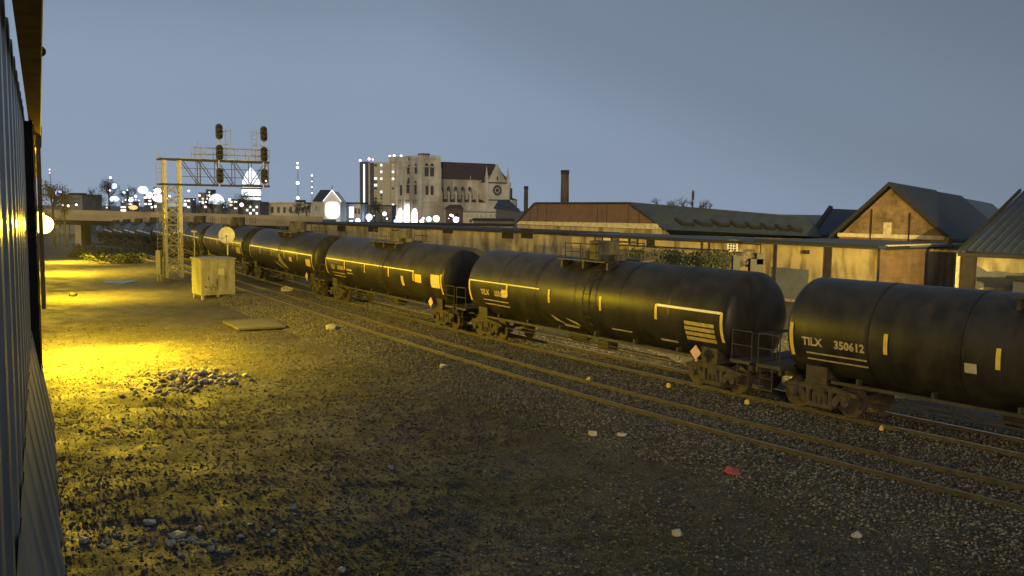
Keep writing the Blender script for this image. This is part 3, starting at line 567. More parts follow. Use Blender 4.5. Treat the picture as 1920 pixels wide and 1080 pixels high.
# ------------------------------------------------------------------ signal gantry
b0 = G(326, 526, -0.3); bD = b0.y; i = pxidx(LA, 319); nv_ = Vector((nA[i, 0], nA[i, 1], 0)).normalized(); dv_ = Vector((-nv_.y, nv_.x, 0))
gr = thing('signal_gantry', 'tall cantilever railway signal gantry standing behind the grey cabinet', 'signal gantry', b0, math.atan2(nv_.y, nv_.x))   # local x spans over the tracks, y along the track
ZT = P(330, 299, bD).z-b0.z; ZB = P(330, 346, bD).z-b0.z
mb = MB(); hw, hd = 0.56, 0.45
for x in (-hw, hw):
    for y in (-hd, hd): mb.box((x, y, ZT/2), (0.2, 0.16, ZT))
mb.build('mast_leg', M['galv'], gr)
mb = MB(); nb = 9
for k in range(nb):
    z0, z1 = 0.4+k*(ZB-0.4)/nb, 0.4+(k+1)*(ZB-0.4)/nb
    for y in (-hd, hd): mb.tube((-hw, y, z0), (hw, y, z1), 0.035, 5); mb.tube((hw, y, z0), (-hw, y, z1), 0.035, 5)
    for x in (-hw, hw): mb.tube((x, -hd, z0), (x, hd, z1), 0.035, 5); mb.tube((x, hd, z0), (x, -hd, z1), 0.035, 5)
    if k % 2: mb.box((0, -hd, z0), (1.2, 0.06, 0.1)); mb.box((0, hd, z0), (1.2, 0.06, 0.1))
mb.build('mast_bracing', M['galv'], gr)
mb = MB(); mb.box((0, 0, 0.02), (1.9, 1.6, 0.24)); 
for x in (-hw, hw):
    for y in (-hd, hd): mb.box((x, y, 0.2), (0.36, 0.32, 0.1))
mb.build('footing', M['conc'], gr)
TL = 7.5; mb = MB()
for y in (-0.5, 0.5):
    mb.box((TL/2-0.5, y, ZT), (TL+1.0, 0.13, 0.15)); mb.box((TL/2-0.5, y, ZB), (TL+1.0, 0.13, 0.15))
mb.build('truss_chord', M['blackm'], gr)
mb = MB(); nbay = 5; x0 = 0.7
for k in range(nbay):
    xa, xb = x0+k*(TL-x0-.1)/nbay, x0+(k+1)*(TL-x0-.1)/nbay
    for y in (-0.5, 0.5):
        mb.tube((xa, y, ZT if k in (0, 1, 2, 3) else ZB), (xb, y, ZB if k in (0, 1, 2, 3) else ZT), 0.035, 5); mb.tube((xb, y, ZB), (xb, y, ZT), 0.03, 5)
    mb.tube((xa, -.5, ZB), (xb, .5, ZB), 0.03, 5); mb.tube((xa, -.5, ZT), (xb, .5, ZT), 0.03, 5)
for z in (0.33, 0.66): mb.tube((0.6, -0.5, ZB+(ZT-ZB)*z), (TL, -0.5, ZB+(ZT-ZB)*z), 0.022, 5)
mb.build('truss_web', M['steel'], gr)
mb = MB(); mb.box((TL/2+0.2, 0, ZT+0.1), (TL-0.6, 0.9, 0.05)); mb.build('walkway', M['galv'], gr)
mb = MB()
for y in (-0.5, 0.5):
    for k in range(8): x = 1.6+k*(TL-1.6)/7; mb.tube((x, y, ZT), (x, y, ZT+1.0), 0.025, 5)
    for z in (0.5, 1.0): mb.tube((1.6, y, ZT+z), (TL, y, ZT+z), 0.028, 5)
mb.tube((TL, -.5, ZT+1), (TL, .5, ZT+1), .025, 5); mb.build('handrail', M['galv'], gr)
def ladder(x, y, z0, z1, cage=False):
    mb = MB()
    for d in (-.2, .2): mb.tube((x+d, y, z0), (x+d, y, z1), 0.022, 5)
    z = z0+.2
    while z < z1: mb.tube((x-.2, y, z), (x+.2, y, z), 0.016, 5); z += 0.3
    if cage:
        mb.tube((x, y, z1), (x, y, z1+0.45), 0.02, 5); mb.tube((x-.3, y, z1-.2), (x+.3, y, z1-.2), 0.016, 5)
    mb.build('ladder', M['galv'], gr)
ladder(-0.95, -0.1, 0.1, ZT+0.2, True); ladder(2.15, 0.75, ZB-0.2, ZT+1.2, True)
for mx in (3.45, 6.95):
    mb = MB(); mb.tube((mx, -0.75, ZB-0.15), (mx, -0.75, ZT+2.5), 0.065, 8); mb.box((mx, -0.6, ZT), (0.12, 0.3, 0.12)); mb.box((mx, -0.6, ZB), (0.12, 0.3, 0.12)); mb.build('signal_mast', M['galv'], gr)
    s = 1 if mx < 5 else -1; lx = mx+s*0.72
    ladder(lx, -0.7, ZT+0.1, ZT+2.5, True)
    mb = MB()
    for z in (1.35, 2.3): mb.tube((mx, -0.75, ZT+z), (lx, -0.7, ZT+z), 0.025, 5); mb.tube((mx, -0.4, ZT+z), (lx, -0.4, ZT+z), 0.02, 5)
    mb.box(((mx+lx)/2, -0.6, ZT+1.33), (0.8, 0.5, 0.04)); mb.build('mast_platform', M['galv'], gr)
    for z in (ZT+2.25, ZT+0.62, ZB+0.75 if mx < 5 else ZB+0.8):
        mb = MB(); pl = [(mx-0.0+0.3*math.cos(a)*0.95, -0.98, z+(0.32 if math.sin(a) > 0 else -0.32)+0.3*math.sin(a)) for a in [2*math.pi*k/20 for k in range(20)]]
        mb.prism(pl, (0, 0.05, 0)); sh = mb.build('signal_head', M['blackm'], gr)
        mb = MB()
        for dz in (0.36, 0, -0.36): mb.tube((mx, -0.99, z+dz), (mx, -1.28, z+dz-0.02), 0.13, 10, 0.13, cap=False); mb.tube((mx, -.8, z+dz), (mx, -.93, z+dz), .14, 10)
        mb.build('hood', M['blackm'], sh)
mb = MB(); mb.sphere((6.97, -1.33, ZB+0.42), 0.07, 8, 6); mb.build('signal_lens', M['e_red'], gr)
mb = MB(); g = G(299, 527, -0.3); mb.box((0, 0, 1.45), (0.35, 0.4, 1.9)); mb.tube((-.12, 0, 0), (-.12, 0, .6), .05, 6); mb.tube((.12, 0, 0), (.12, 0, .6), .05, 6); o = mb.build('signal_case', M['cab']); o.location = g; tag(o, 'slim grey case on legs left of the signal gantry foot', 'signal case')
# ------------------------------------------------------------------ relay cabinet, dish, antenna
cA, cB, cC = G(378, 560, -0.28), G(441, 561, -0.28), G(359, 553, -0.28)
ex = Vector((cB.x-cA.x, cB.y-cA.y, 0)); wdt = ex.length; ex.normalize(); ey = Vector((-ex.y, ex.x, 0)); rz = math.atan2(ex.y, ex.x); rz -= math.radians(14)
H_ = P(378, 487, cA.y).z-cA.z; wdt = 2.2; dep = 1.9; rz = math.radians(37)
cb = thing('relay_cabinet', 'large grey metal equipment cabinet on short legs beside the tracks', 'cabinet', cA, rz)
mb = MB(); mb.box((wdt/2, dep/2, 0.2+(H_-0.2)/2), (wdt, dep, H_-0.2)); mb.build('body', M['cab'], cb)
mb = MB(); mb.box((wdt/2, dep/2, H_+0.03), (wdt+0.14, dep+0.14, 0.09)); mb.build('roof', M['galv'], cb)
for k in range(4):
    mb = MB(); w = wdt/4; mb.box((w*(k+.5), -0.02, 0.2+(H_-0.2)/2), (w-0.05, 0.03, H_-0.42)); d = mb.build('door', M['cab'], cb)
    if k in (0, 2): mb = MB(); mb.box((w*(k+1)-0.1, -0.05, H_*0.52), (0.03, 0.04, 0.22)); mb.build('handle', M['cabd'], d)
mb = MB(); 
for k in range(7): mb.box((-0.015, dep/2, 0.5+k*0.28), (0.025, dep-0.3, 0.05))
mb.build('louvre', M['cab'], cb)
for x in (0.12, wdt/2, wdt-0.12):
    mb = MB(); mb.box((x, 0.15, 0.05), (0.14, 0.2, 0.32)); mb.box((x, dep-0.15, 0.05), (0.14, 0.2, 0.32)); mb.build('leg', M['cab'], cb)
mb = MB(); mb.box((wdt*0.58, -0.045, H_*0.68), (0.38, 0.012, 0.42)); mb.build('sticker', M['dish'], cb)
mb = MB(); random.seed(3); p = Vector((wdt*0.16, -0.05, H_*0.3))
for k in range(26):
    q = Vector((min(max(p.x+random.uniform(-.16, .2), wdt*.1), wdt*.46), -0.05, min(max(p.z+random.uniform(-.2, .22), H_*0.16), H_*0.52))); mb.tube(p, q, 0.016, 4); p = q
mb.build('graffiti', M['cabd'], cb)
g = P(425, 441, cA.y+0.4); ds = thing('satellite_dish', 'round pale satellite dish on a post above the grey cabinet', 'satellite dish', (g.x, g.y, g.z), rz)
mb = MB(); rr = 0.53; nr = 6; n = 28; vs = [(0, 0.12, 0)]
for k in range(1, nr+1):
    r = rr*k/nr; vs += [(r*math.cos(2*math.pi*i/n), 0.12-0.12*(k/nr)**2, r*math.sin(2*math.pi*i/n)*1.02) for i in range(n)]
fs = [(0, 1+(i+1) % n, 1+i) for i in range(n)]+[(1+k*n+i, 1+k*n+(i+1) % n, 1+(k+1)*n+(i+1) % n, 1+(k+1)*n+i) for k in range(nr-1) for i in range(n)]
mb.add(vs, fs); mb.build('reflector', M['dish'], ds, True)
mb = MB(); mb.tube((0.0, 0.0, -rr), (-.18, -0.45, -0.05), 0.018, 5); mb.tube((-.18, -.45, -.05), (-.14, -.36, -.04), 0.05, 6); mb.tube((-.42, 0.05, -.3), (-.18, -.45, -.05), .012, 5); mb.build('feed_arm', M['cabd'], ds)
mb = MB(); mb.tube((0.12, 0.2, -1.3), (0.12, 0.2, -0.1), 0.045, 8); mb.tube((0.12, 0.2, -.1), (0, .1, 0), .04, 6); mb.build('post', M['dish'], ds)
g = P(365, 481, cA.y+0.9); mb = MB(); hh = P(365, 434, cA.y+0.9).z-g.z; mb.tube((0, 0, -.1), (0, 0, hh), 0.035, 6); mb.box((0, 0, hh), (0.34, 0.1, 0.1)); o = mb.build('antenna_post', M['galv']); o.location = g; tag(o, 'thin post with a small crosspiece standing on the left end of the grey cabinet', 'antenna')
# flat slab, puddles, litter
q = [G(418, 605, -.24), G(512, 599, -.24), G(535, 615, -.24), G(447, 619, -.24)]; mb = MB(); mb.prism([Vector((p.x, p.y, p.z)) for p in q], (0, 0, 0.09)); tag(mb.build('concrete_slab', M['conc']), 'flat pale concrete slab lying in the gravel right of the cabinet', 'slab')
def puddle(px, py, rx, ry, lab):
    g = G(px, py, -.4); mb = MB(); n = 26; vs = [(0, 0, 0)]+[(rx*(1+.3*math.sin(3*a+px))*math.cos(a), ry*(1+.25*math.sin(5*a))*math.sin(a), 0) for a in [2*math.pi*k/n for k in range(n)]]
    mb.add(vs, [(0, 1+i, 1+(i+1) % n) for i in range(n)]); o = mb.build('puddle', M['puddle']); zz = float(np.min(gz(np.array([g.x]), np.array([g.y])))); o.location = (g.x, g.y, zz+0.045); tag(o, lab, None, None, 'structure')
puddle(225, 527, 1.2, 1.5, 'shallow puddle in the yard left of the gantry')
def scrap(px, py, w, h, m, lab, cat='litter', name='litter', seed=0):
    g = G(px, py, -.25); rn = random.Random(seed+px); mb = MB(); n = 7; gg = float(gz(np.array([g.x]), np.array([g.y]))[0]); 
    vs = [(w*.5*math.cos(2*math.pi*k/n)*rn.uniform(.6, 1.1), w*.5*math.sin(2*math.pi*k/n)*rn.uniform(.6, 1.1), rn.uniform(0, h)) for k in range(n)]
    vs = vs+[(0, 0, h)]; lo_ = [(x*1.02, y*1.02, -0.02) for x, y, z in vs[:n]]; k = len(vs); mb.add(vs+lo_, [(i, (i+1) % n, n) for i in range(n)]+[(k+i, k+(i+1) % n, (i+1) % n, i) for i in range(n)])
    o = mb.build(name, m); o.location = (g.x, g.y, gg+0.03); tag(o, lab, cat, None, 'thing')
scrap(1373, 888, 0.55, 0.06, M['redc'], 'faded red rag lying on the dark ballast', 'rag', 'rag'); scrap(620, 621, 0.75, 0.22, M['rubble'], 'pale lump of rock beside the near rail, right of the slab', 'rock', 'rock'); scrap(536, 549, 1.0, 0.3, M['litter'], 'pale yellow heap between the rails near the cabinet', 'debris', 'debris')
scrap(1112, 815, 0.3, 0.1, M['litter'], 'crumpled pale scrap on the gravel below the mid rails'); scrap(1165, 822, 0.28, 0.06, M['litter'], 'flatter pale scrap just right of the crumpled one'); scrap(832, 695, 0.4, 0.1, M['litter'], 'light scrap on the gravel left of the near rail'); scrap(733, 870, 0.16, 0.08, M['rubble'], 'small pale stone alone on the dirt in the centre foreground', 'rock', 'rock')
scrap(1270, 997, 0.2, 0.09, M['rubble'], 'rounded pale stone low on the right of the dark yard', 'rock', 'rock'); scrap(549, 950, 0.16, 0.07, M['rubble'], 'small light stone left of the bottom centre', 'rock', 'rock'); scrap(640, 1062, 0.2, 0.05, M['litter'], 'scrap at the very bottom edge, left of centre'); scrap(1607, 996, 0.2, 0.1, M['rubble'], 'grey stone near the bottom right, below the rails', 'rock', 'rock')
for px, py, lab in ((1103, 721, 'first'), (1254, 734, 'second'), (1400, 766, 'third'), (1652, 816, 'fourth')): scrap(px, py, 0.17, 0.13, M['tapey'], 'small yellow track marker, %s from the left along the near track' % lab, 'track marker', 'track_marker')
for px, py, w, lab in ((278, 962, .3, 'pale crumpled sheet at the left of the front hollow'), (330, 985, .34, 'larger pale sheet in the middle of the front hollow'), (372, 975, .2, 'small pale scrap at the right of the front hollow'), (318, 1003, .24, 'thin pale scrap at the lower lip of the front hollow'), (395, 1012, .16, 'light chip right of the front hollow'), (155, 1003, .22, 'yellowish scrap between the shed and the front hollow')): scrap(px, py, w, .07, M['litter'], lab)
scrap(138, 553, 0.6, 0.2, M['cabd'], 'small dark object lying in the lamp-lit dirt at left', 'debris', 'debris')
g = G(84, 545, -.3); mb = MB(); mb.tube((0, 0, 0), (0, 0, 1.0), 0.05, 8); o = mb.build('bollard', M['tapey']); o.location = g; tag(o, 'short yellow post by the shed wall at the left', 'bollard')
def settle(root, loc):
    loc = Vector(loc); root.location = loc; T = Matrix.Translation(-loc); done = set()
    def rec(o):
        for ch in o.children:
            if ch.type == 'MESH' and ch.data.name not in done: ch.data.transform(T); done.add(ch.data.name)
            rec(ch)
    rec(root)
settle(wr, W(15, -0.4, -0.5))
# ------------------------------------------------------------------ industrial buildings beyond the train
class Fr:   # a wall frame: origin at the bottom left seen from the camera, u along the wall, n towards the camera
    def __init__(s, a, b): s.o = Vector(a); d = Vector(b)-s.o; d.z = 0; s.L = d.length; s.u = d.normalized(); s.n = Vector((s.u.y, -s.u.x, 0))
    def pt(s, u, n, z): p = s.o+s.u*u+s.n*n; return Vector((p.x, p.y, z))
    def box(s, mb, u0, u1, n0, n1, z0, z1, mi=0): mb.prism([s.pt(u0, n0, z0), s.pt(u1, n0, z0), s.pt(u1, n1, z0), s.pt(u0, n1, z0)], (0, 0, z1-z0), mi)
    def upx(s, px):   # distance along the wall whose vertical plane meets pixel column px
        d = ray(px, 430); # solve o + u*t = k*d in plan
        A_ = np.array([[d[0], -s.u.x], [d[1], -s.u.y]]); k, t_ = np.linalg.solve(A_, [s.o.x, s.o.y]); return float(t_)
    def zpx(s, px, py): u = s.upx(px); p = s.pt(u, 0, 0); return P(px, py, p.y).z
def flat(label, a, b, depth, m, zbot=-1.5, ov=0.25, rm='roof', name='warehouse', cat='building'):
    r = thing(name, label, cat); f = Fr(a, b); zt = Vector(a).z
    mb = MB(); f.box(mb, 0, f.L, -depth, 0, zbot, zt); mb.build('wall', m, r)
    mb = MB(); f.box(mb, -ov, f.L+ov, -depth-ov, ov, zt+0.003, zt+0.13); mb.build('roof', M[rm], r)
    mb = MB(); f.box(mb, -ov, f.L+ov, ov+0.002, ov+0.05, zt-0.09, zt+0.16); mb.build('roof_edge', M['edge'], r)
    return r, f, zt
def opening(f, r, px0, px1, py0, py1, m='glassd', name='window', dep=0.06, frame=None, bars=0):
    pm = (px0+px1)/2; u0, u1 = f.upx(px0), f.upx(px1); z1, z0 = f.zpx(pm, py0), f.zpx(pm, py1); mb = MB(); f.box(mb, u0, u1, 0.004, dep, z0, z1); o = mb.build(name, M[m], r)
    if frame:
        mb = MB(); w = 0.08; f.box(mb, u0-w, u0, .005, dep+.04, z0-w, z1+w); f.box(mb, u1, u1+w, .005, dep+.04, z0-w, z1+w); f.box(mb, u0, u1, .005, dep+.04, z1, z1+w); f.box(mb, u0, u1, .005, dep+.05, z0-w, z0)
        for k in range(1, bars): u = u0+(u1-u0)*k/bars; f.box(mb, u-.03, u+.03, dep, dep+.03, z0, z1)
        for k in range(1, bars+1): z = z0+(z1-z0)*k/(bars+1); f.box(mb, u0, u1, dep, dep+.025, z-.03, z+.03)
        mb.build('frame', M[frame], o)
    return o
# long low wall, far section (B1)
b1_, f1, z1 = flat('long low olive warehouse wall behind the tank cars in mid picture', P(562, 418, 112), P(1075, 437, 80), 7, M['stucco2'], -3)
for px in (952, 988): opening(f1, b1_, px-10, px+11, 430, 447, 'darkm')
for px, w in ((700, 9), (760, 9), (840, 9), (640, 7)): opening(f1, b1_, px-w, px+w, 430-(960-px)*0.02, 440-(960-px)*0.02, 'darkm')
opening(f1, b1_, 1053, 1066, 434, 442, 'edge', 'vent'); opening(f1, b1_, 1056, 1072, 466, 482, 'coping', 'door')
b2_, f2, z2 = flat('low yellow workshop with a flat dark-edged roof and a band of painted window panels', P(1072, 440.5, 76), P(1425, 452.5, 62.5), 6, M['stucco'], -2, 0.12, 'roofl')
for a, b, m in ((1118, 1130, 'stucco2'), (1132, 1147, 'pinkp'), (1150, 1160, 'greyw'), (1162, 1180, 'panel'), (1184, 1196, 'stucco2'), (1216, 1227, 'glassd')): opening(f2, b2_, a, b, 445.5+(a-1118)*.03, 457+(a-1118)*.03, m, 'window', 0.05, 'darkm', 1)
mb = MB(); f2.box(mb, f2.upx(1115), f2.upx(1370), .01, .35, f2.zpx(1240, 463)-.06, f2.zpx(1240, 463)+.05); mb.build('ledge', M['edge'], b2_)
opening(f2, b2_, 1368, 1383, 452, 470, 'glassd', 'window', 0.06, 'white', 3)
mb = MB()
for px in (1318, 1332): u = f2.upx(px); f2.box(mb, u-.04, u+.04, .02, .1, -1, z2-.1)
islands(mb, 'downpipe', M['darkm'], b2_)
b3_, f3, z3 = flat('yellow rendered warehouse end wall left of the brown brick wall', P(1428, 452.8, 62.3), P(1659, 466, 54.4), 9, M['stucco'], -2, 0.3, 'roofl')
for px, w in ((1457, .18), (1556, .5)): mb = MB(); u = f3.upx(px); f3.box(mb, u-w/2, u+w/2, .01, .12, -1, z3-.1); islands(mb, 'downpipe', M['darkm'], b3_)
opening(f3, b3_, 1511, 1520, 469, 476, 'edge', 'vent', 0.25); opening(f3, b3_, 1450, 1520, 503, 560, 'greyw', 'door', 0.05)
b4_, f4, z4 = flat('brown brick warehouse wall with a pale coping below the big gable', P(1660, 466, 54.0), P(1783, 461.5, 58.6), 0.3, M['brick'], -2, 0.12, 'roof')
mb = MB(); p_, q_ = f4.pt(0, -.6, z4-.1), f4.pt(f4.L, -.6, z4-.1); mb.prism([p_, q_, q_+Vector((1, 7, 0)), p_+Vector((-6, 8, 0))], (0, 0, .08)); mb.build('flat_roof', M['roofd'], b4_)
mb = MB(); f4.box(mb, 0, f4.L+0.3, .01, .2, z4+.135, z4+.22); mb.build('coping', M['coping'], b4_)
mb = MB(); f4.box(mb, f4.L*0.88, f4.L*0.95, .01, .3, -1.5, z4+.6); mb.build('buttress', M['brickg'], b4_)
for r_x, q_ in ((b1_, f1), (b2_, f2), (b3_, f3), (b4_, f4)): settle(r_x, q_.pt(q_.L/2, 0, -1.5))
# gable house
r = thing('gabled_warehouse', 'big brick gable with grey roof stepping back, right of centre', 'building')
a, b, ap = P(1566, 441, 67), P(1784, 452, 61.5), P(1667, 346, 65); a.z = b.z = (a.z+b.z)/2
fg = Fr(a, b); m0 = a.z; apu = fg.upx(1667); apz = ap.z
mb = MB(); pl = [fg.pt(0.3, 0, -2), fg.pt(fg.L-0.3, 0, -2), fg.pt(fg.L-.3, 0, m0+.05), fg.pt(apu, 0, apz-.25), fg.pt(.3, 0, m0+.05)]; mb.prism(pl, tuple(-fg.n*0.4)); mb.build('gable_wall', M['brickg'], r)
mb = MB(); f_ = fg; f_.box(mb, 0.2, fg.L-0.2, 0.01, 0.08, m0-.02, m0+.26); mb.build('coping', M['coping'], r)
mb = MB(); f_.box(mb, -.3, fg.L-.6, 0.01, 1.6, m0-0.75, m0-0.3); mb.build('lean_to_edge', M['edge'], r)
o = opening(fg, r, 1657, 1672, 417, 446, 'coping', 'door', 0.09)
mb = MB()
for px, t_ in ((1633, 392), (1705, 399)): u = fg.upx(px); fg.box(mb, u-.05, u+.05, .01, .1, m0-.3, fg.zpx(px, t_))
islands(mb, 'wall_seam', M['darkm'], r)
rv = [Vector((0, 0, 0)), P(1755, 360, 80), P(1803, 370, 97), P(1860, 384, 118)]; ridge = [fg.pt(apu, 0.35, apz), rv[1], rv[2], rv[3]]
perp = fg.u
for k in range(3):
    p0, p1 = ridge[k].copy(), ridge[k+1].copy(); drop_ = 0.0 if k == 0 else 0.10*k; p0.z -= drop_; 
    if k: p0 = ridge[k]+ (ridge[k+1]-ridge[k])*0.0; p0.z -= drop_
    wR, wL, hh = fg.L-apu+0.25, apu+0.25, apz-m0+0.12; sc1 = 1.0-0.04*k
    mb = MB()
    for sgn, w in ((1, wR*sc1), (-1, wL*sc1)):
        q = [p0, p1, p1+perp*sgn*w-Vector((0, 0, hh*sc1)), p0+perp*sgn*w-Vector((0, 0, hh*sc1))]; mb.prism(q, (0, 0, 0.16))
    mb.build('roof', M['roofd' if k != 1 else 'roof'] if k < 2 else M['roofl'], r)
mb = MB()
for sgn, w in ((1, wR), (-1, wL)):
    p0 = fg.pt(apu, 0.42, apz+.18); q = p0+perp*sgn*w-Vector((0, 0, hh)); mb.prism([p0, q, q-Vector((0, 0, .3)), p0-Vector((0, 0, .3))], tuple(fg.n*.08))
mb.build('barge_board', M['edge'], r)
mb = MB(); e = fg.pt(fg.L-.3, 0, 0); dv = (ridge[3]-ridge[0]); dv.z = 0; mb.prism([e, e+dv, e+dv-perp*8, e-perp*8], (0, 0, m0-.3)); o = mb.build('side_wall', M['brick'], r); o.data.transform(Matrix.Translation((0, 0, -0.0)))
settle(r, fg.pt(fg.L/2, 0, -1.5))
# dark roofed building left of the gable
r = thing('roofed_shed', 'dark low roofed shed half hidden left of the big brick gable', 'building')
a, b = P(1521, 443, 78), P(1640, 446, 72); c_, d_ = P(1556, 394, 84), P(1650, 398.5, 79); mb = MB(); mb.prism([a, b, d_, c_], (0, 0, .15)); mb.build('roof', M['roof'], r)
mb = MB(); mb.tube(a+Vector((0, -.1, .1)), c_+Vector((0, -.1, .2)), .28, 5); mb.build('barge_board', M['edge'], r)
mb = MB(); mb.prism([Vector((a.x+.2, a.y+.3, -2)), Vector((b.x, b.y+.3, -2)), Vector((d_.x, d_.y, -2)), Vector((c_.x, c_.y, -2))], (0, 0, a.z+1.9)); mb.build('wall', M['brick'], r); settle(r, (a.x+3, a.y, -1.5))
# right corrugated-roof shed
r = thing('corrugated_roof_shed', 'shed with a steep grey ribbed roof and pale wall at the right edge', 'building')
ea, eb = P(1807, 468.5, 50), P(2219, 485, 42.6); eb.z = ea.z; fs_ = Fr(ea, eb); rt = P(1915, 357, 55.9)
back = (Vector((rt.x, rt.y, 0))-Vector((ea.x, ea.y, 0))); u_ = back.dot(fs_.u); perp_n = back-fs_.u*u_
mb = MB(); dz_ = rt.z-ea.z; n_ = 62
top0 = Vector(ea)+fs_.u*u_+perp_n; 
k = 0; uu = 0.0; pr = []
while uu < fs_.L: pr += [(uu, 0), (uu+.26, 0), (uu+.3, .07), (uu+.37, .07), (uu+.41, 0)]; uu += .45
vs = []; 
for (u, h) in pr:
    lo_ = Vector(ea)+fs_.u*u+fs_.n*.4; lo_.z = ea.z-0.05+h; hi = Vector(ea)+fs_.u*u+perp_n; hi.z = rt.z+h; vs += [(u, lo_, hi)]
def clip(u, lo_, hi):   # raked left end: the roof starts on the line from the eave corner to the ridge start
    if u >= u_: return hi
    f = max(u/u_, 0.0); return lo_+(hi-lo_)*f
V_ = [x[1] for x in vs]+[clip(*x) for x in vs]; n = len(vs); mb.add(V_, [(i, i+1, n+i+1, n+i) for i in range(n-1)]); mb.build('roof', M['roof'], r)
mb = MB(); mb.prism([vs[0][1]+Vector((0, 0, -.12)), top0+Vector((0, 0, dz_*0-0.12)) if 0 else Vector((top0.x, top0.y, rt.z-.1)), Vector((top0.x, top0.y, rt.z+.1)), vs[0][1]+Vector((0, 0, .12))], tuple(-fs_.u*0.12)); mb.build('barge_board', M['edge'], r)
mb = MB(); fs_.box(mb, .1, fs_.L, -9, 0, -2, ea.z-.35); mb.build('wall', M['stucco2'], r)
mb = MB(); fs_.box(mb, -.1, fs_.L, .01, .45, ea.z-.34, ea.z-.14); mb.build('eave', M['edge'], r)
mb = MB(); zz = fs_.zpx(1860, 511); z0_ = fs_.zpx(1860, 533); 
rn = random.Random(4); us = np.linspace(.3, fs_.L, 40); top = [fs_.pt(u, .006, zz+.02+.30*max(0, math.sin(u*1.9+.6))+.10*rn.random()) for u in us]; bot = [fs_.pt(u, .006, z0_-.12-.22*max(0, math.sin(u*2.6))-.06*rn.random()) for u in us]
for i in range(39): mb.prism([bot[i], bot[i+1], top[i+1], top[i]], tuple(fs_.n*.03))
mb.build('grey_band', M['greyw'], r)  # uneven grey band along the wall
mb = MB(); fs_.box(mb, -.25, -.08, .1, .3, -2, ea.z-.2); islands(mb, 'downpipe', M['coping'], r)
mb = MB(); fs_.box(mb, .0, .75, .05, .3, -2, ea.z-.36); mb.build('door_gap', M['darkm'], r)
settle(r, fs_.pt(fs_.L/2, 0, -1.5))
r = thing('hut', 'small dark-roofed hut top showing above the last tank car at the right edge', 'hut'); a, b = P(1897, 521, 44), P(1990, 528, 40); b.z = a.z; fh = Fr(a, b)
mb = MB(); fh.box(mb, -.15, fh.L, -2.5, .2, a.z-.06, a.z+.1); mb.build('roof', M['edge'], r); mb = MB(); fh.box(mb, .15, fh.L-.2, -2.2, 0, -1, a.z-.07); mb.build('wall', M['greyw'], r); settle(r, fh.pt(fh.L/2, 0, -1))
# long-roofed factory with the trapezoid brick end
r = thing('long_roofed_factory', 'long low factory with a red-brown trapezoid end and grey roof with dark skylights', 'building')
A_, B_, C_, D_ = P(968, 420, 95), P(1246, 430.5, 80), P(1180, 381.5, 84), P(1003, 381.5, 95); E_ = P(1512, 409.5, 75)
_n = (E_-B_).cross(C_-B_); _d = Vector(ray(1538, 444)); G_ = Vector((0, 0, CH))+_d*((B_-Vector((0, 0, CH))).dot(_n)/_d.dot(_n)); print('G_', G_)
bk = Vector((4, 6, -3)); mb = MB(); mb.prism([A_, B_, C_, D_], tuple(Vector((.3, .5, 0)))); mb.build('end_wall', M['brickr'], r)
mb = MB(); mb.prism([B_, G_, E_, C_], (.15, .2, .12)); mb.build('roof', M['roof'], r)
mb = MB(); mb.prism([C_+Vector((0, 0, 0.02)), E_+Vector((0, 0, 0.02)), E_+bk, C_+bk, D_+bk, D_+Vector((0, 0, 0.02))], (0, 0, .12)); mb.build('roof_top', M['roofd'], r)
mb = MB(); mb.prism([G_, G_+Vector((1.5, 4, -.2)), E_], (.3, .4, .1)); mb.build('roof_hip', M['roof'], r)
mb = MB(); lo = [Vector((p.x, p.y, -2.5)) for p in (A_, B_, G_)]; 
mb.prism([lo[0]+Vector((.1, .2, 0)), lo[1]+Vector((.1, .2, 0)), lo[1]+bk, lo[0]+bk], (0, 0, A_.z+2.45)); mb.prism([lo[1]+Vector((.1, .2, 0)), lo[2]+Vector((.1, .2, 0)), lo[2]+bk, lo[1]+bk], (0, 0, min(B_.z, G_.z)+2.3)); mb.build('wall', M['stucco2'], r)
fa = Fr(A_, B_); mb = MB(); 
mb.prism([A_+fa.n*.02+Vector((0, 0, .0)), B_+fa.n*.02, B_+fa.n*.02-fa.u*.9+Vector((0, 0, .5)), A_+fa.n*.02+fa.u*.6+Vector((0, 0, .32))], tuple(fa.n*.05)); mb.build('coping', M['coping'], r)
mb = MB()
for p, q, w in ((A_, D_, .16), (D_, C_, .12), (C_, B_, .10)):
    mb.tube(p+fa.n*.1, q+fa.n*.1, w/1.6, 5)
mb.build('verge', M['edge'], r)
mb = MB()
for px in (994, 1008, 1025, 1120, 1138, 1178, 1199): 
    t_ = P(px, 384 if 1000 < px < 1182 else 397, fa.pt(fa.upx(px), 0, 0).y); bt = fa.pt(fa.upx(px), .05, A_.z+.2); mb.tube(fa.pt(fa.upx(px), .05, t_.z), bt, .035, 4)
islands(mb, 'wall_seam', M['darkm'], r)
sun_ = (B_-C_).normalized(); al = (G_-B_).normalized()
tx0 = [(1268, 412, 1302, 423), (1303, 415, 1337, 423.5), (1337, 415, 1369, 425), (1371, 417.5, 1400, 426.5), (1400, 420, 1428, 429), (1429, 421.5, 1455, 430.5), (1456, 424, 1481, 432.5), (1480, 425.5, 1504, 434)]
def roofpt(px, py):   # point of the slope plane under a pixel
    nrm = (G_-B_).cross(C_-B_); d = Vector(ray(px, py)); o_ = Vector((0, 0, CH)); return o_+d*((B_-o_).dot(nrm)/d.dot(nrm)), nrm.normalized()
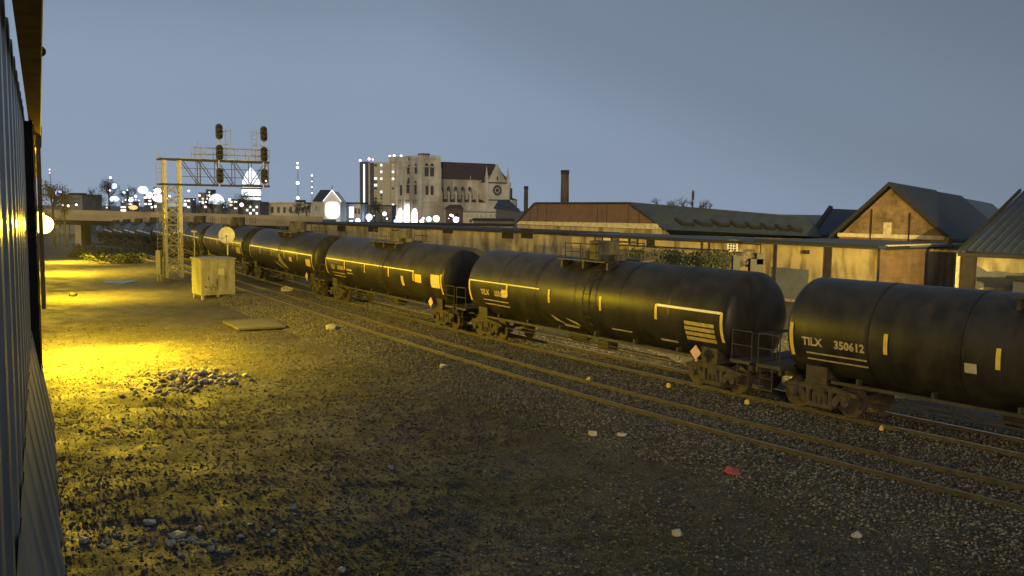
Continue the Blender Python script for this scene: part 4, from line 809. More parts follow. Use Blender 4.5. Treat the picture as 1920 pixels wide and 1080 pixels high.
for k, (x0_, y0_, x1_, y1_) in enumerate(tx0):
    p, nn = roofpt(x0_, y0_); q, _ = roofpt(x0_+(x1_-x0_)*.38, y1_-1.0); w, _ = roofpt(x1_, y1_); nn = nn if nn.z > 0 else -nn; mb = MB()
    mb.tube(p+nn*.1, q+nn*.15, .16, 5); mb.tube(q+nn*.15, w+nn*.15, .17, 5); o = mb.build('skylight', M['edge'], r)
settle(r, (fa.pt(fa.L/2, 0, -2)))
def chimney(x0, x1, xb0, xb1, yt, yb, D, lab):
    t_ = P((x0+x1)/2, yt, D); b_ = P((xb0+xb1)/2, yb, D); rt_, rb = (x1-x0)/2*D/F, (xb1-xb0)/2*D/F; zb2 = b_.z-5; r = thing('brick_chimney', lab, 'chimney', (b_.x, D, zb2))
    mb = MB(); mb.tube((0, 0, 0), (t_.x-b_.x, 0, t_.z-zb2-.5), rb*1.04, 14, rt_*.96); mb.build('stack', M['chim'], r, False); mb = MB(); mb.tube((t_.x-b_.x, 0, t_.z-zb2-.5), (t_.x-b_.x, 0, t_.z-zb2), rt_*1.05, 14); mb.build('cap', M['edge'], r)
chimney(1052, 1067, 1050.5, 1067.5, 319, 381, 110, 'tall thick dark brick chimney rising behind the trapezoid roof'); chimney(982.5, 990.5, 982, 990.5, 349, 395, 150, 'thin short brick chimney left of the trapezoid roof')
r = thing('antenna_mast', 'thin antenna mast standing in the bare treetops behind the long roof', 'antenna', P(1298, 400, 160)); mb = MB(); mb.tube((0, 0, -3), (0, 0, P(1298, 356, 160).z-r.location.z), .16, 6, .08); mb.build('pole', M['steel'], r)
mb = MB(); mb.tube((0, -.2, 2.4), (0, -.2, 3.9), .22, 6); mb.build('aerial', M['steel'], r)
# machinery in the yard behind the cars
r = thing('machine', 'old machine with a big flywheel standing before the yellow wall', 'machine'); D = 50; c0 = P(1408, 488, D); k_ = D/F
mb = MB(); w_ = P(1404, 484, D)
for i in range(20):
    a0, a1 = 2*math.pi*i/20, 2*math.pi*(i+1)/20; rr = 14*k_; mb.tube((w_.x+rr*math.cos(a0), w_.y, w_.z+rr*math.sin(a0)), (w_.x+rr*math.cos(a1), w_.y, w_.z+rr*math.sin(a1)), .09, 5)
for i in range(3): a0 = math.pi*i/3; rr = 13*k_; mb.tube((w_.x-rr*math.cos(a0), w_.y, w_.z-rr*math.sin(a0)), (w_.x+rr*math.cos(a0), w_.y, w_.z+rr*math.sin(a0)), .05, 4)
mb.build('flywheel', M['steel'], r); mb = MB(); p = P(1417, 492, D-.3); mb.box((p.x, p.y, p.z-.8), (.7, .5, 2.0)); p = P(1423, 485, D-.3); mb.box((p.x, p.y, p.z), (.35, .5, .6)); p = P(1380, 490, D-.1); mb.box((p.x, p.y, p.z-.8), (.4, .4, 2.2)); mb.tube(P(1376, 474, D), P(1390, 476, D), .1, 6); mb.tube(P(1390, 476, D), P(1391, 500, D), .08, 6); mb.box((p.x+.8, p.y, .2), (2.4, .8, .9)); mb.build('frame', M['blackm'], r); settle(r, (p.x, p.y, 0))
# vegetation clumps along the wall and roofs
def leafcloud(mb, c, rx, ry, rz, n, s, rn):
    for _ in range(n):
        while True:
            q = (rn.uniform(-1, 1), rn.uniform(-1, 1), rn.uniform(-1, 1))
            if sum(v*v for v in q) < 1: break
        p = Vector((c[0]+q[0]*rx, c[1]+q[1]*ry, c[2]+q[2]*rz)); a = Vector((rn.gauss(0, 1), rn.gauss(0, 1), rn.gauss(0, 1))).normalized(); b = a.orthogonal().normalized(); ss = s*rn.uniform(.5, 1.3)
        mb.add([p-a*ss, p+b*ss*.6, p+a*ss, p-b*ss*.6], [(0, 1, 2, 3)])
def branches(mb, p, d, L, r, depth, rn, tips, spread=.55, kids=3):
    q = p+d*L; mb.tube(p, q, r, 5 if depth > 1 else 3, r*.65, cap=False)
    if depth == 0: tips.append(q); return
    for k in range(kids):
        nd = (d+Vector((rn.gauss(0, spread), rn.gauss(0, spread), rn.gauss(.12, spread*.7)))).normalized(); branches(mb, p+d*L*rn.uniform(.55, 1), nd, L*rn.uniform(.6, .85), r*.6, depth-1, rn, tips, spread, kids)
def tree(px, pyb, pyt, D, lab, seed, leaves=0, m='leaf', depth=4, rad=None, kids=3, name='tree', spread=.5):
    rn = random.Random(seed); b_ = P(px, pyb, D); t_ = P(px, pyt, D); H_t = t_.z-b_.z; r = thing(name, lab, 'tree', (b_.x, b_.y, b_.z-3)); mb = MB(); tips = []
    mb.tube((0, 0, 0), (0, 0, 3), H_t*.028+.05, 6); branches(mb, Vector((0, 0, 3)), Vector((0, 0, 1)), H_t*.30, H_t*.022+.03, depth, rn, tips, spread, kids); top = max(p.z for p in tips); s = (H_t+3)/top if top > 0 else 1
    mb.v = [(x*(s if z > 3 else 1), y*(s if z > 3 else 1), z*s if z > 3 else z*s) for x, y, z in mb.v]; mb.build('trunk', M['bark'], r)
    if leaves:
        mb = MB()
        for p in tips:
            leafcloud(mb, p*s, H_t*.11, H_t*.11, H_t*.13, max(leaves//len(tips)//2, 2), H_t*.016, rn)
        for _ in range(14):
            f_ = rn.uniform(.12, .85); w_ = H_t*.34*math.sin(math.pi*min(.25+f_*.72, .97)); leafcloud(mb, (rn.uniform(-1, 1)*w_, rn.uniform(-1, 1)*w_, 3+H_t*f_), H_t*.13, H_t*.13, H_t*.12, leaves//28, H_t*.016, rn)
        mb.build('crown', M[m], r)
for i, (px, py, d) in enumerate(((1243, 374, 0), (1262, 377, 1), (1280, 371, 2), (1305, 376, 3), (1325, 379, 4))):
    tree(px, 418, py-4, 150+i*3, 'bare winter treetop behind the long grey roof, %s from the left' % ('first', 'second', 'third', 'fourth', 'fifth')[i], 40+i, depth=5, spread=.6)
r_b = [(100, 425, 345, 130, 'dark twiggy bush beside the shed wall, lit by the lamp', 3200, 'leafb'), (122, 418, 385, 110, 'low brown shrub in front of the overpass end', 900, 'leafb'), (180, 392, 352, 260, 'dark bare-twigged tree left of the city lights', 1500, 'leaf'), (205, 392, 335, 240, 'taller dark tree with white city lights behind it', 1600, 'leaf'), (240, 394, 350, 250, 'dark tree right of the tall one in the left distance', 1300, 'leaf'),
       (372, 415, 378, 200, 'dark evergreen behind the gantry mast', 1500, 'leaf'), (400, 415, 372, 205, 'wide dark evergreen left of the floodlit tower', 1800, 'leaf'), (418, 412, 376, 215, 'small dark evergreen beside the wide one', 1200, 'leaf'), (450, 415, 358, 190, 'spiky dark tree in front of the floodlit tower', 1500, 'leaf'), (560, 416, 378, 230, 'dark conifer before the two-storey tan building', 1600, 'leaf'), (575, 416, 382, 225, 'smaller conifer beside the tan building', 1200, 'leaf'), (703, 420, 376, 300, 'round dark tree left of the lit church door', 1900, 'leaf'), (715, 420, 384, 290, 'small tree beside the glowing church doors', 1000, 'leaf')]
for i, (px, yb_, yt_, D, lab, nl, m) in enumerate(r_b): tree(px, yb_, yt_, D, lab, 100+i, nl, m, depth=3, kids=4, spread=.7)
mb = MB(); rn = random.Random(5)
for k in range(60): px = rn.uniform(195, 330); p = G(px-60+rn.uniform(-8, 8), 470+(px-195)*.12+rn.uniform(-8, 16), -.3); leafcloud(mb, (p.x, p.y, p.z+.3), .8, .8, .5, 60, .14, rn)
tag(mb.build('weeds', M['leaf']), 'dry brown weeds beside the track left of the gantry', None, None, 'stuff')
mb = MB()
for k in range(40): px = rn.uniform(1190, 1370); p = P(px, 484+(px-1190)*.03+rn.uniform(-5, 4), 58); leafcloud(mb, p, .8, .5, .6, 55, .12, rn)
tag(mb.build('shrubs', M['leaf']), 'dark scrubby shrubs behind the middle tank car', None, None, 'stuff')
# ------------------------------------------------------------------ overpass
r = thing('overpass', 'long concrete road overpass crossing behind the signal gantry', 'bridge'); a, b = P(60, 397, 175), P(605, 417, 170); a.z = P(60, 402, 175).z
mb = MB(); d = (b-a); n2 = Vector((d.y, -d.x, 0)).normalized(); n2 = n2 if n2.y < 0 else -n2; q = [a, b, b-n2*9, a-n2*9]; mb.prism([p-Vector((0, 0, .9)) for p in q], (0, 0, 1.3)); mb.build('deck', M['bridge'], r)
mb = MB(); mb.prism([a+n2*.2+Vector((0, 0, .1)), b+n2*.2+Vector((0, 0, .1)), b+Vector((0, 0, .1)), a+Vector((0, 0, .1))], (0, 0, 1.0)); mb.build('parapet', M['bridge'], r)
mb = MB(); mb.prism([p-Vector((0, 0, 1.8)) for p in [a-n2*.6, b-n2*.6, b-n2*1.2, a-n2*1.2]], (0, 0, .9)); mb.build('girder', M['darkm'], r)
for px in (140, 262, 345, 440, 540):
    mb = MB(); t_ = (px-60)/545; p = a+(b-a)*t_-n2*3; mb.box((p.x, p.y, p.z-6.5), (1.2, 4, 11)); mb.build('pier', M['bridge'], r)
settle(r, ((a.x+b.x)/2, a.y, -6))
# ------------------------------------------------------------------ church
uA = math.radians(33); U = Vector((math.cos(uA), math.sin(uA), 0)); Vv = Vector((-math.sin(uA), math.cos(uA), 0)); CO = P(787, 425, 600); CO.z = -9
ch = thing('cathedral', 'large pale stone gothic church with twin towers, rose window and maroon roof', 'church', (CO.x, CO.y, CO.z), uA)
k6 = 600/F
def zc(py): return P(787, py, 600).z-CO.z
def cb(mb, u0, u1, v0, v1, z0, z1): mb.box(((u0+u1)/2, (v0+v1)/2, (z0+z1)/2), (u1-u0, v1-v0, z1-z0))
def arch(mb, face, a0, a1, z0, z1, d=.25, pointed=True, off=0.0):   # face 'f': west front (plane u=0, runs along v); 's': side (plane v=0, runs along u)
    n = 7; w = (a1-a0)/2; c = (a0+a1)/2; pts = [(a0, z0), (a1, z0), (a1, z1-w*1.2)]
    for i in range(1, n): t_ = i/n; pts.append((a1-w*2*t_, z1-w*1.2+w*1.2*(math.sin(math.pi*t_) if not pointed else (1-abs(1-2*t_)**1.7))))
    pts.append((a0, z1-w*1.2))
    if face == 'f': mb.prism([(-off-.02, v, z) for v, z in pts], (-d, 0, 0))
    else: mb.prism([(u, -off-.02, z) for u, z in pts], (0, -d, 0))
zt1, zt2 = zc(292), zc(296); TW, TD, FW = 14.5, 12.0, 35.0
mb = MB(); cb(mb, 0, TW, 0, TD, 0, zt1-1); mb.build('near_tower', M['stone'], ch)
mb = MB(); cb(mb, 0, TW, FW-TD, FW, 0, zt1-2.5); mb.build('far_tower', M['stone'], ch)
mb = MB(); cb(mb, 0.8, TW-.5, TD, FW-TD, 0, zt1-2.5); mb.build('west_front', M['stone'], ch)
mb = MB()
for (u, v) in ((0, 0), (TW, 0), (0, TD), (0, FW-TD), (0, FW), (TW, TD)):
    cb(mb, u-1.1, u+1.1, v-1.1, v+1.1, 0, zt1-8); cb(mb, u-.8, u+.8, v-.8, v+.8, zt1-8, zt1-.2)
for z in (zc(345), zc(378), zc(312)): cb(mb, -.5, TW+.4, -.5, FW+.2, z-.4, z+.4)
cb(mb, -.6, TW+.6, -.6, TD+.5, zt1-1.8, zt1-.6)
for k in range(9): cb(mb, -.5+k*1.75, .5+k*1.75, -.45, .1, zt1-.6, zt1+.7)
for k in range(18): cb(mb, -.45, .1, k*1.95, k*1.95+1.0, zt1-.6, zt1+.5)
mb.build('buttress', M['stone'], ch)
mb = MB(); cb(mb, 3, 9, 3, 9, zt1-1.2, zt1+1.9); mb.build('roof_hut', M['stoned'], ch)
mb = MB(); arch(mb, 's', 3.5, 6.3, zc(330), zc(305), off=.0); arch(mb, 's', 7.6, 10.4, zc(330), zc(305)); arch(mb, 's', 4.2, 6.3, zc(365), zc(347)); arch(mb, 's', 8.0, 10.1, zc(365), zc(347))
arch(mb, 'f', 4.5, 7.5, zc(364), zc(338), off=0); arch(mb, 'f', 26.5, 29.5, zc(366), zc(345)); arch(mb, 'f', 14, 21, zc(362), zc(332), off=-.8); arch(mb, 'f', 4, 7.4, zc(325), zc(305)); arch(mb, 'f', 15, 20, zc(325), zc(307), off=-.8)
for k in range(11): arch(mb, 'f', 2.5+k*2.8, 3.8+k*2.8, zc(380), zc(374), .3, off=.0)
islands(mb, 'belfry_opening', M['stoned'], ch)
for v0, v1, yt in ((2.5, 10.5, 391), (12.3, 22.7, 383), (24.5, 32.5, 391)):
    mb = MB(); arch(mb, 'f', v0, v1, 0.5, zc(yt), 1.0, pointed=False, off=-.0); mb.build('portal', M['e_port'], ch)
# nave
NL, NW = 76.0, 20.0; v0n = (FW-NW)/2-2; ze = zc(338)+1.5; zr = zc(312)+4.5; 
mb = MB(); cb(mb, TW, NL-6, v0n, v0n+NW, 0, ze); mb.build('nave_wall', M['stone'], ch)
mb = MB(); mb.prism([(TW, v0n-.6, ze), (TW, v0n+NW+.6, ze), (TW, v0n+NW/2, zr)], (NL-8-TW, 0, 0)); mb.build('nave_roof', M['tile'], ch)
mb = MB(); cb(mb, TW, NL-10, v0n-7, v0n-.01, 0, zc(378)); mb.build('aisle', M['stone'], ch)
mb = MB(); mb.prism([(TW, v0n-7.4, zc(378)), (TW, v0n-.02, zc(378)), (TW, v0n-.02, zc(372))], (NL-10-TW, 0, 0)); mb.build('aisle_roof', M['tile'], ch)
mb = MB()
for k in range(5): u = TW+3.2+k*5.6; arch(mb, 's', u, u+2.6, zc(372), zc(347), .3, off=-v0n)
islands(mb, 'clerestory_window', M['stoned'], ch)
mb = MB()
for k in range(6):
    u = TW+1+k*5.6; cb(mb, u-.5, u+.5, v0n-7.6, v0n-6, 0, zc(360)); cb(mb, u-.45, u+.45, v0n-1.2, v0n, 0, ze); mb.prism([(u-.3, v0n-6.5, zc(362)), (u-.3, v0n-.8, zc(348)), (u-.3, v0n-.8, zc(351)), (u-.3, v0n-6.5, zc(367))], (.6, 0, 0)); mb.tube((u, v0n-6.8, zc(360)), (u, v0n-6.8, zc(354)), .5, 5, .05)
islands(mb, 'flying_buttress', M['stone'], ch)
# transept with rose window
T0, T1_, tv = 50.5, 68.0, -2.0; zg = zc(343)+1.5
mb = MB(); cb(mb, T0, T1_, tv, v0n+5, 0, zg); mb.prism([(T0+1, tv, zg), (T1_-1, tv, zg), ((T0+T1_)/2, tv, zc(309)+2.5)], (0, 1.2, 0)); mb.build('transept', M['stone'], ch)
mb = MB(); mb.prism([(T0-.4, tv+1.21, zg), (T1_+.4, tv+1.21, zg), ((T0+T1_)/2, tv+1.21, zc(311)+2)], (0, v0n+10, 0)); mb.build('transept_roof', M['tile'], ch)
mb = MB(); uc = (T0+T1_)/2; zc_ = zc(357)+1.2
for k in range(12): a = 2*math.pi*k/12; mb.prism([(uc+3.9*math.cos(a)*s1+0, tv-.05, zc_+3.9*math.sin(a)*s1) if 0 else (uc+2.9*math.cos(a)+.85*math.cos(b_), tv-.02, zc_+2.9*math.sin(a)+.85*math.sin(b_)) for b_ in [2*math.pi*j/8 for j in range(8)]], (0, -.25-.004*k, 0))
mb.prism([(uc+1.3*math.cos(a), tv-.02, zc_+1.3*math.sin(a)) for a in [2*math.pi*j/12 for j in range(12)]], (0, -.2, 0)); arch(mb, 's', uc-.5, uc+.5, zc(334), zc(326), .2, off=-tv); 
mb.prism([(T0+2, tv-.02, zc(374)), (T1_-2, tv-.02, zc(374)), (T1_-2, tv-.02, zc(374)+.8), (T0+2, tv-.02, zc(374)+.8)], (0, -.3, 0)); mb.prism([(T0, tv-.03, zg-.5), (T1_, tv-.03, zg-.5), (T1_, tv-.03, zg+.4), (T0, tv-.03, zg+.4)], (0, -.35, 0)); mb.build('rose_window', M['stoned'], ch)
mb = MB()
for u in (T0, T1_): cb(mb, u-.9, u+.9, tv-.9, tv+.9, 0, zc(325)); mb.tube((u, tv, zc(325)), (u, tv, zc(306)), .9, 6, .06)
mb.tube((uc, tv+.5, zc(309)+2), (uc, tv+.5, zc(305)+1.5), .5, 5, .05); mb.tube((T0-8.5, v0n, ze), (T0-8.5, v0n, ze+3), .5, 5, .05); islands(mb, 'pinnacle', M['stone'], ch)
# apse
mb = MB(); n = 10; ac = (NL-6, v0n+NW/2); mb.tube((ac[0], ac[1], 0), (ac[0], ac[1], zc(345)+3), NW/2, 12); mb.tube((ac[0], ac[1], 0), (ac[0], ac[1], zc(372)), NW/2+5, 12); mb.build('apse', M['stone'], ch)
mb = MB(); mb.tube((ac[0]-2, ac[1], ze-.1), (ac[0]-2, ac[1], zr-.5), NW/2+.7, 12, .3); mb.tube((ac[0], ac[1], zc(372)), (ac[0], ac[1], zc(366)), NW/2+5.5, 12, NW/2); mb.build('apse_roof', M['tile'], ch)
mb = MB()
for k in range(7): a = math.radians(-150+k*28); x, y = ac[0]+(NW/2+.15)*math.cos(a), ac[1]+(NW/2+.15)*math.sin(a); mb.box((x, y, zc(358)), (1.3, 1.3, 7)); 
islands(mb, 'apse_window', M['stoned'], ch)
# low buildings before the church
def simple(lab, x0, x1, yt, D, depth=20, m='paleb', cat='building', name='building', zbot=-12, rm='roofd'):
    a, b = P(x0, yt, D), P(x1, yt, D); b.z = a.z; r = thing(name, lab, cat); f = Fr(a, b); mb = MB(); f.box(mb, 0, f.L, -depth, 0, zbot, a.z); mb.build('wall', M[m], r); mb = MB(); f.box(mb, -.3, f.L+.3, -depth, .3, a.z+.01, a.z+.5); mb.build('roof', M[rm], r); r['_f'] = 1; return r, f
def fin(r, f, z=-9): settle(r, f.pt(f.L/2, 0, z)); del r['_f']
r, f = simple('low maroon-roofed annex in front of the church nave', 836, 866, 394, 560, 12, 'brickr', rm='tile'); opening(f, r, 842, 848, 400, 408, 'edge'); opening(f, r, 854, 860, 400, 408, 'edge')
mb = MB(); a = f.pt(-1, .5, f.zpx(850, 394)); mb.prism([f.pt(-1, .5, f.zpx(850, 394)+.6), f.pt(f.L+1, .5, f.zpx(850, 394)+.6), f.pt(f.L-1, -6, f.zpx(850, 385)), f.pt(2, -6, f.zpx(850, 385))], (0, 0, .5)); mb.build('pitched_roof', M['tile'], r); fin(r, f)
r, f = simple('long pale parish building with small windows below the rose window', 868, 944, 398, 540, 14, 'paleb', rm='roofl')
for k in range(8): opening(f, r, 874+k*8.8, 878+k*8.8, 402, 407, 'glassd'); 
for k in range(5): opening(f, r, 880+k*12, 885+k*12, 411, 417, 'brickr')
fin(r, f)
r, f = simple('tall dark gable end right of the church apse', 930, 972, 392, 420, 20, 'greyw', rm='roofd'); mb = MB(); mb.prism([f.pt(-1, .5, f.zpx(950, 392)), f.pt(f.L+1, .5, f.zpx(950, 397)), f.pt(f.L*.55, -9, f.zpx(950, 376)), f.pt(f.L*.1, -9, f.zpx(950, 377))], (0, 0, .6)); mb.build('pitched_roof', M['roof'], r); fin(r, f)
r, f = simple('flat black-edged roof before the parish building', 888, 962, 414, 200, 10, 'farb', rm='edge'); fin(r, f, -5)
r, f = simple('low pale wall at the foot of the church', 600, 962, 420, 180, 3, 'stucco2', rm='edge', cat='wall', name='low_wall', zbot=-5); fin(r, f, -5)
# apartment tower
r = thing('apartment_tower', 'tall apartment tower with vertical rows of lit windows left of the church', 'apartment block'); D = 760; f = Fr(P(674.5, 303, D), P(748, 303, D)); zt = f.o.z
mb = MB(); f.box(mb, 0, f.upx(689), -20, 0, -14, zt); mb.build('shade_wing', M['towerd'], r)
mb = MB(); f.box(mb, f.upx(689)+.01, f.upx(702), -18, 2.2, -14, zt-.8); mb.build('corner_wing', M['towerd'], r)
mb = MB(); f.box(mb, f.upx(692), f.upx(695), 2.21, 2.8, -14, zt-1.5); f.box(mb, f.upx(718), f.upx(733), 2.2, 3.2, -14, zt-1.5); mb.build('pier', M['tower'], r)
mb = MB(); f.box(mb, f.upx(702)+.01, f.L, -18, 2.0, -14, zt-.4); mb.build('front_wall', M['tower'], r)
mb = MB(); f.box(mb, f.upx(681.5), f.upx(684.5), .02, .3, -8, zt-2); mb.build('stair_window', M['e_glow'], r)
f2_ = Fr(f.pt(0, 2.0, zt), f.pt(f.L, 2.0, zt)); rn = random.Random(8)
for col, hw_ in ((704.5, 2.6), (716, 2.6), (737, 2)):
    for k in range(15):
        y0 = 308+k*6.2+rn.uniform(-.4, .4)
        if col == 704.5 or col == 716 or col == 737: opening(f2_, r, col-hw_, col+hw_, y0, y0+4, rn.choice(['e_win', 'glassd', 'glassd', 'towerd', 'e_win'] if k % 2 == 0 else ['glassd', 'towerd', 'glassd']), 'window', .25)
mb = MB(); f.box(mb, f.upx(730), f.L+8, -14, 3, zt, zt+4.5); mb.build('roof_house', M['tower'], r); settle(r, f.pt(f.L/2, 0, -9))
def glow(px, py, D, rpx, m, lab, pole=True, sq=(1, 1, 1), cat='lamp', name='street_lamp', zb_=None, grp=None):
    p = P(px, py, D); z0 = float(zb(D)) if zb_ is None else zb_; r = thing(name, lab, cat, (p.x, p.y, z0), group=grp); mb = MB(); mb.sphere((0, 0, p.z-z0), rpx*D/F, 12, 8, sq); mb.build('lamp_head', M[m], r, True)
    if pole: mb = MB(); mb.tube((0, 0.2, -1), (0, 0.2, p.z-z0), max(.1, .35*D/F), 5); mb.build('pole', M['steel'], r)
    return r
for i, (px, py, lab) in enumerate(((675.5, 301, 'left corner'), (692, 298, 'middle'), (699, 299, 'right of middle'), (731, 293, 'left end of the roof house'), (739, 292, 'middle of the roof house'), (752, 292.5, 'right end of the roof house'))):
    glow(px, py, 762, 2.3 if i not in (2,) else 1.5, 'e_pink', 'pink roof light on the apartment tower, '+lab, False, cat='roof light', name='roof_light', zb_=P(px, py+1, 762).z, grp='pink roof lights on the apartment tower')
# white gabled hall and its neighbours
r = thing('white_hall', 'small floodlit hall with white gable and dark roof left of the apartment tower', 'hall'); D = 270; fw = Fr(P(608, 378, D), P(638.5, 378, D)); z_ = fw.o.z; zb_ = -7
mb = MB(); mb.prism([fw.pt(0, 0, zb_), fw.pt(fw.L, 0, zb_), fw.pt(fw.L, 0, z_), fw.pt(fw.L/2, 0, fw.zpx(623, 358.5)), fw.pt(0, 0, z_)], tuple(-fw.n*9)); mb.build('gable_wall', M['white'], r)
bk2 = -fw.u*5.0-fw.n*3; mb = MB(); ap_ = fw.pt(fw.L/2, .3, fw.zpx(623, 357.5)); mb.prism([fw.pt(-.3, .3, z_), ap_, ap_+Vector((-fw.L*.9, 4, .0)), fw.pt(-.3, .3, z_)+Vector((-4.0, 4, 0))], (0, 0, .25)); mb.build('roof', M['roofd'], r)
mb = MB(); 
for s in (0, 1):
    e0 = fw.pt(-.3 if s == 0 else fw.L+.3, .32, z_-.1); mb.prism([e0, ap_+Vector((0, -.05, 0)), ap_+Vector((0, -.05, .35)), e0+Vector((0, 0, .35))], tuple(fw.n*.15))
mb.build('barge_board', M['e_win'], r)  # boards given their own glow, as if floodlit
mb = MB(); fl = Fr(P(584, 378, D+5), P(608, 378, D)); mb.prism([fl.pt(0, 0, zb_), fl.pt(fl.L, 0, zb_), fl.pt(fl.L, -5, zb_), fl.pt(0, -5, zb_)], (0, 0, z_-zb_)); mb.build('side_wall', M['paleb'], r)
mb = MB(); c_ = fw.pt(fw.L/2, .05, fw.zpx(623, 394)); mb.prism([c_+fw.u*2.2*math.copysign(abs(math.cos(a))**.5, math.cos(a))+Vector((0, 0, 2.5*math.copysign(abs(math.sin(a))**.7, math.sin(a)))) for a in [2*math.pi*k/20 for k in range(20)]], tuple(fw.n*.06)); mb.build('glow_patch', M['e_glow'], r)  # glowing patch stands in for floodlight on the gable
opening(fw, r, 610, 637, 415, 426, 'e_glow', 'entrance', .3); opening(fw, r, 592-0, 594, 385, 395, 'glassd'); mb = MB(); mb.tube(ap_, ap_+Vector((0, 0, 1.6)), .12, 5); mb.build('finial', M['steel'], r)
settle(r, fw.pt(fw.L/2, 0, -7))
r, f = simple('low pale building with lit blue doorway right of the white hall', 640, 676, 382, 285, 14, 'paleb', rm='roof'); opening(f, r, 641, 647, 390, 400, 'glassd'); opening(f, r, 655, 663, 388, 408, 'e_blue', 'door'); opening(f, r, 655, 662, 413, 426, 'e_glow', 'door'); opening(f, r, 665, 669, 390, 401, 'glassd'); opening(f, r, 671, 675, 391, 401, 'brickr'); fin(r, f)
r, f = simple('pale flat-roofed office between the hall and the tower', 676, 735, 386, 400, 14, 'farb', rm='roof')
for k in range(7): opening(f, r, 680+k*8, 684+k*8, 392, 398, 'glassd')
fin(r, f)
r, f = simple('two-storey tan building with dark windows right of the floodlit tower', 488, 586, 381, 300, 16, 'paleb', rm='roof')
for k in range(8): x = 497+k*11.5; opening(f, r, x, x+5, 388, 399, 'glassd'); opening(f, r, x, x+5, 406, 412, 'glassd')
for k in range(3): mb = MB(); u = f.upx(516+k*22); f.box(mb, u-2, u+2, -3, .4, f.zpx(520, 381), f.zpx(520, 378.5)); mb.build('parapet_gable', M['stone'], r)
mb = MB(); f.box(mb, f.upx(553), f.upx(566), -6, -1, f.zpx(560, 381), f.zpx(560, 375)); mb.build('roof_plant', M['edge'], r); fin(r, f)
r, f = simple('glazed pale block behind the pink street lamp', 459, 487, 382, 290, 16, 'farb', rm='roofl')
for k in range(4):
    for j in range(3): opening(f, r, 462+k*6, 466+k*6, 386+j*6, 390+j*6, 'e_win' if (k+j) % 2 else 'roofl')
fin(r, f)
r, f = simple('grey flat-roofed block in the far left distance', 113, 154, 366, 420, 20, 'farb', rm='roofd'); mb = MB(); f.box(mb, f.upx(128), f.upx(148), -9, -1, f.zpx(138, 366), f.zpx(138, 361.5)); mb.build('roof_house', M['roofd'], r)
for k in range(6):
    for j in range(2): opening(f, r, 116+k*6.2, 119.5+k*6.2, 371+j*7, 375+j*7, 'towerd')
fin(r, f)
# floodlit tower and dome, skyline
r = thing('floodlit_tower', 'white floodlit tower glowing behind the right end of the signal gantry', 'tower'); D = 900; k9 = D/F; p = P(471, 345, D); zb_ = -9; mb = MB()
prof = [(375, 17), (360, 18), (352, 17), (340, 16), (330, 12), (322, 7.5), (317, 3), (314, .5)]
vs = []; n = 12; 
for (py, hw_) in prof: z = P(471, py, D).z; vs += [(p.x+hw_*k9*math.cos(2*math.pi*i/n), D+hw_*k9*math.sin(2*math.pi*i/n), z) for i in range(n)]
mb.add(vs, [(j*n+i, j*n+(i+1) % n, (j+1)*n+(i+1) % n, (j+1)*n+i) for j in range(len(prof)-1) for i in range(n)]); mb.build('crown', M['e_glow'], r, True)  # crown glows by emission in place of floodlighting
mb = MB()
for py, hw_ in ((378, 17.5), (370, 17.6), (355, 18.4), (349, 17.6)): z = P(471, py, D).z; mb.tube((p.x, D, z), (p.x, D, z+1.6), hw_*k9*1.02, 12)
mb.build('ledge', M['farb'], r); mb = MB(); mb.tube((p.x, D, zb_), (p.x, D, P(471, 375, D).z), 17*k9, 12); mb.build('shaft', M['farb'], r); settle(r, (p.x, D, zb_))
r = thing('floodlit_dome', 'rounded white floodlit arena roof seen under the gantry arm', 'dome'); D = 850; p = P(406, 385, D); mb = MB(); mb.sphere((p.x, D, P(406, 383, D).z), 15*D/F, 20, 12, (1, 1, 1.3)); mb.build('roof', M['e_glow'], r, True); mb = MB(); mb.tube((p.x, D, -12), (p.x, D, P(406, 383, D).z), 17*D/F, 16); mb.build('base', M['farb'], r); settle(r, (p.x, D, -9))  # roof carries its own glow where floodlight would fall
for i, (x0, x1, yt, m, lab) in enumerate(((345, 358, 372, 'farb', 'dim far office block left of the gantry mast foot'), (372, 384, 362, 'farb', 'slim far tower behind the gantry arm'), (386, 396, 356, 'towerd', 'taller dark far tower beside the white dome'), (288, 304, 352, 'farb', 'pinkish-lit far block behind the gantry mast'), (270, 286, 366, 'towerd', 'dark far block under the blue sign'), (226, 250, 378, 'farb', 'low far block by the left trees'), (430, 446, 374, 'farb', 'far block between dome and floodlit tower'))):
    r, f = simple(lab, x0, x1, yt, 950+i*6, 15, m, 'office block', 'office_block', rm='roofd')
    for k in range(2):
        for j in range(3): w = (x1-x0)/2; opening(f, r, x0+1.5+k*w, x0+w-1+k*w, yt+3+j*6, yt+6+j*6, ('e_win', 'e_warm', 'towerd')[(i+k+j) % 3])
    fin(r, f)
r = glow(268, 356, 900, 7.5, 'e_blue', 'bright blue-white illuminated sign glowing over the left skyline', False, (1.3, .4, .9), 'sign', 'illuminated_sign', P(268, 362, 900).z)
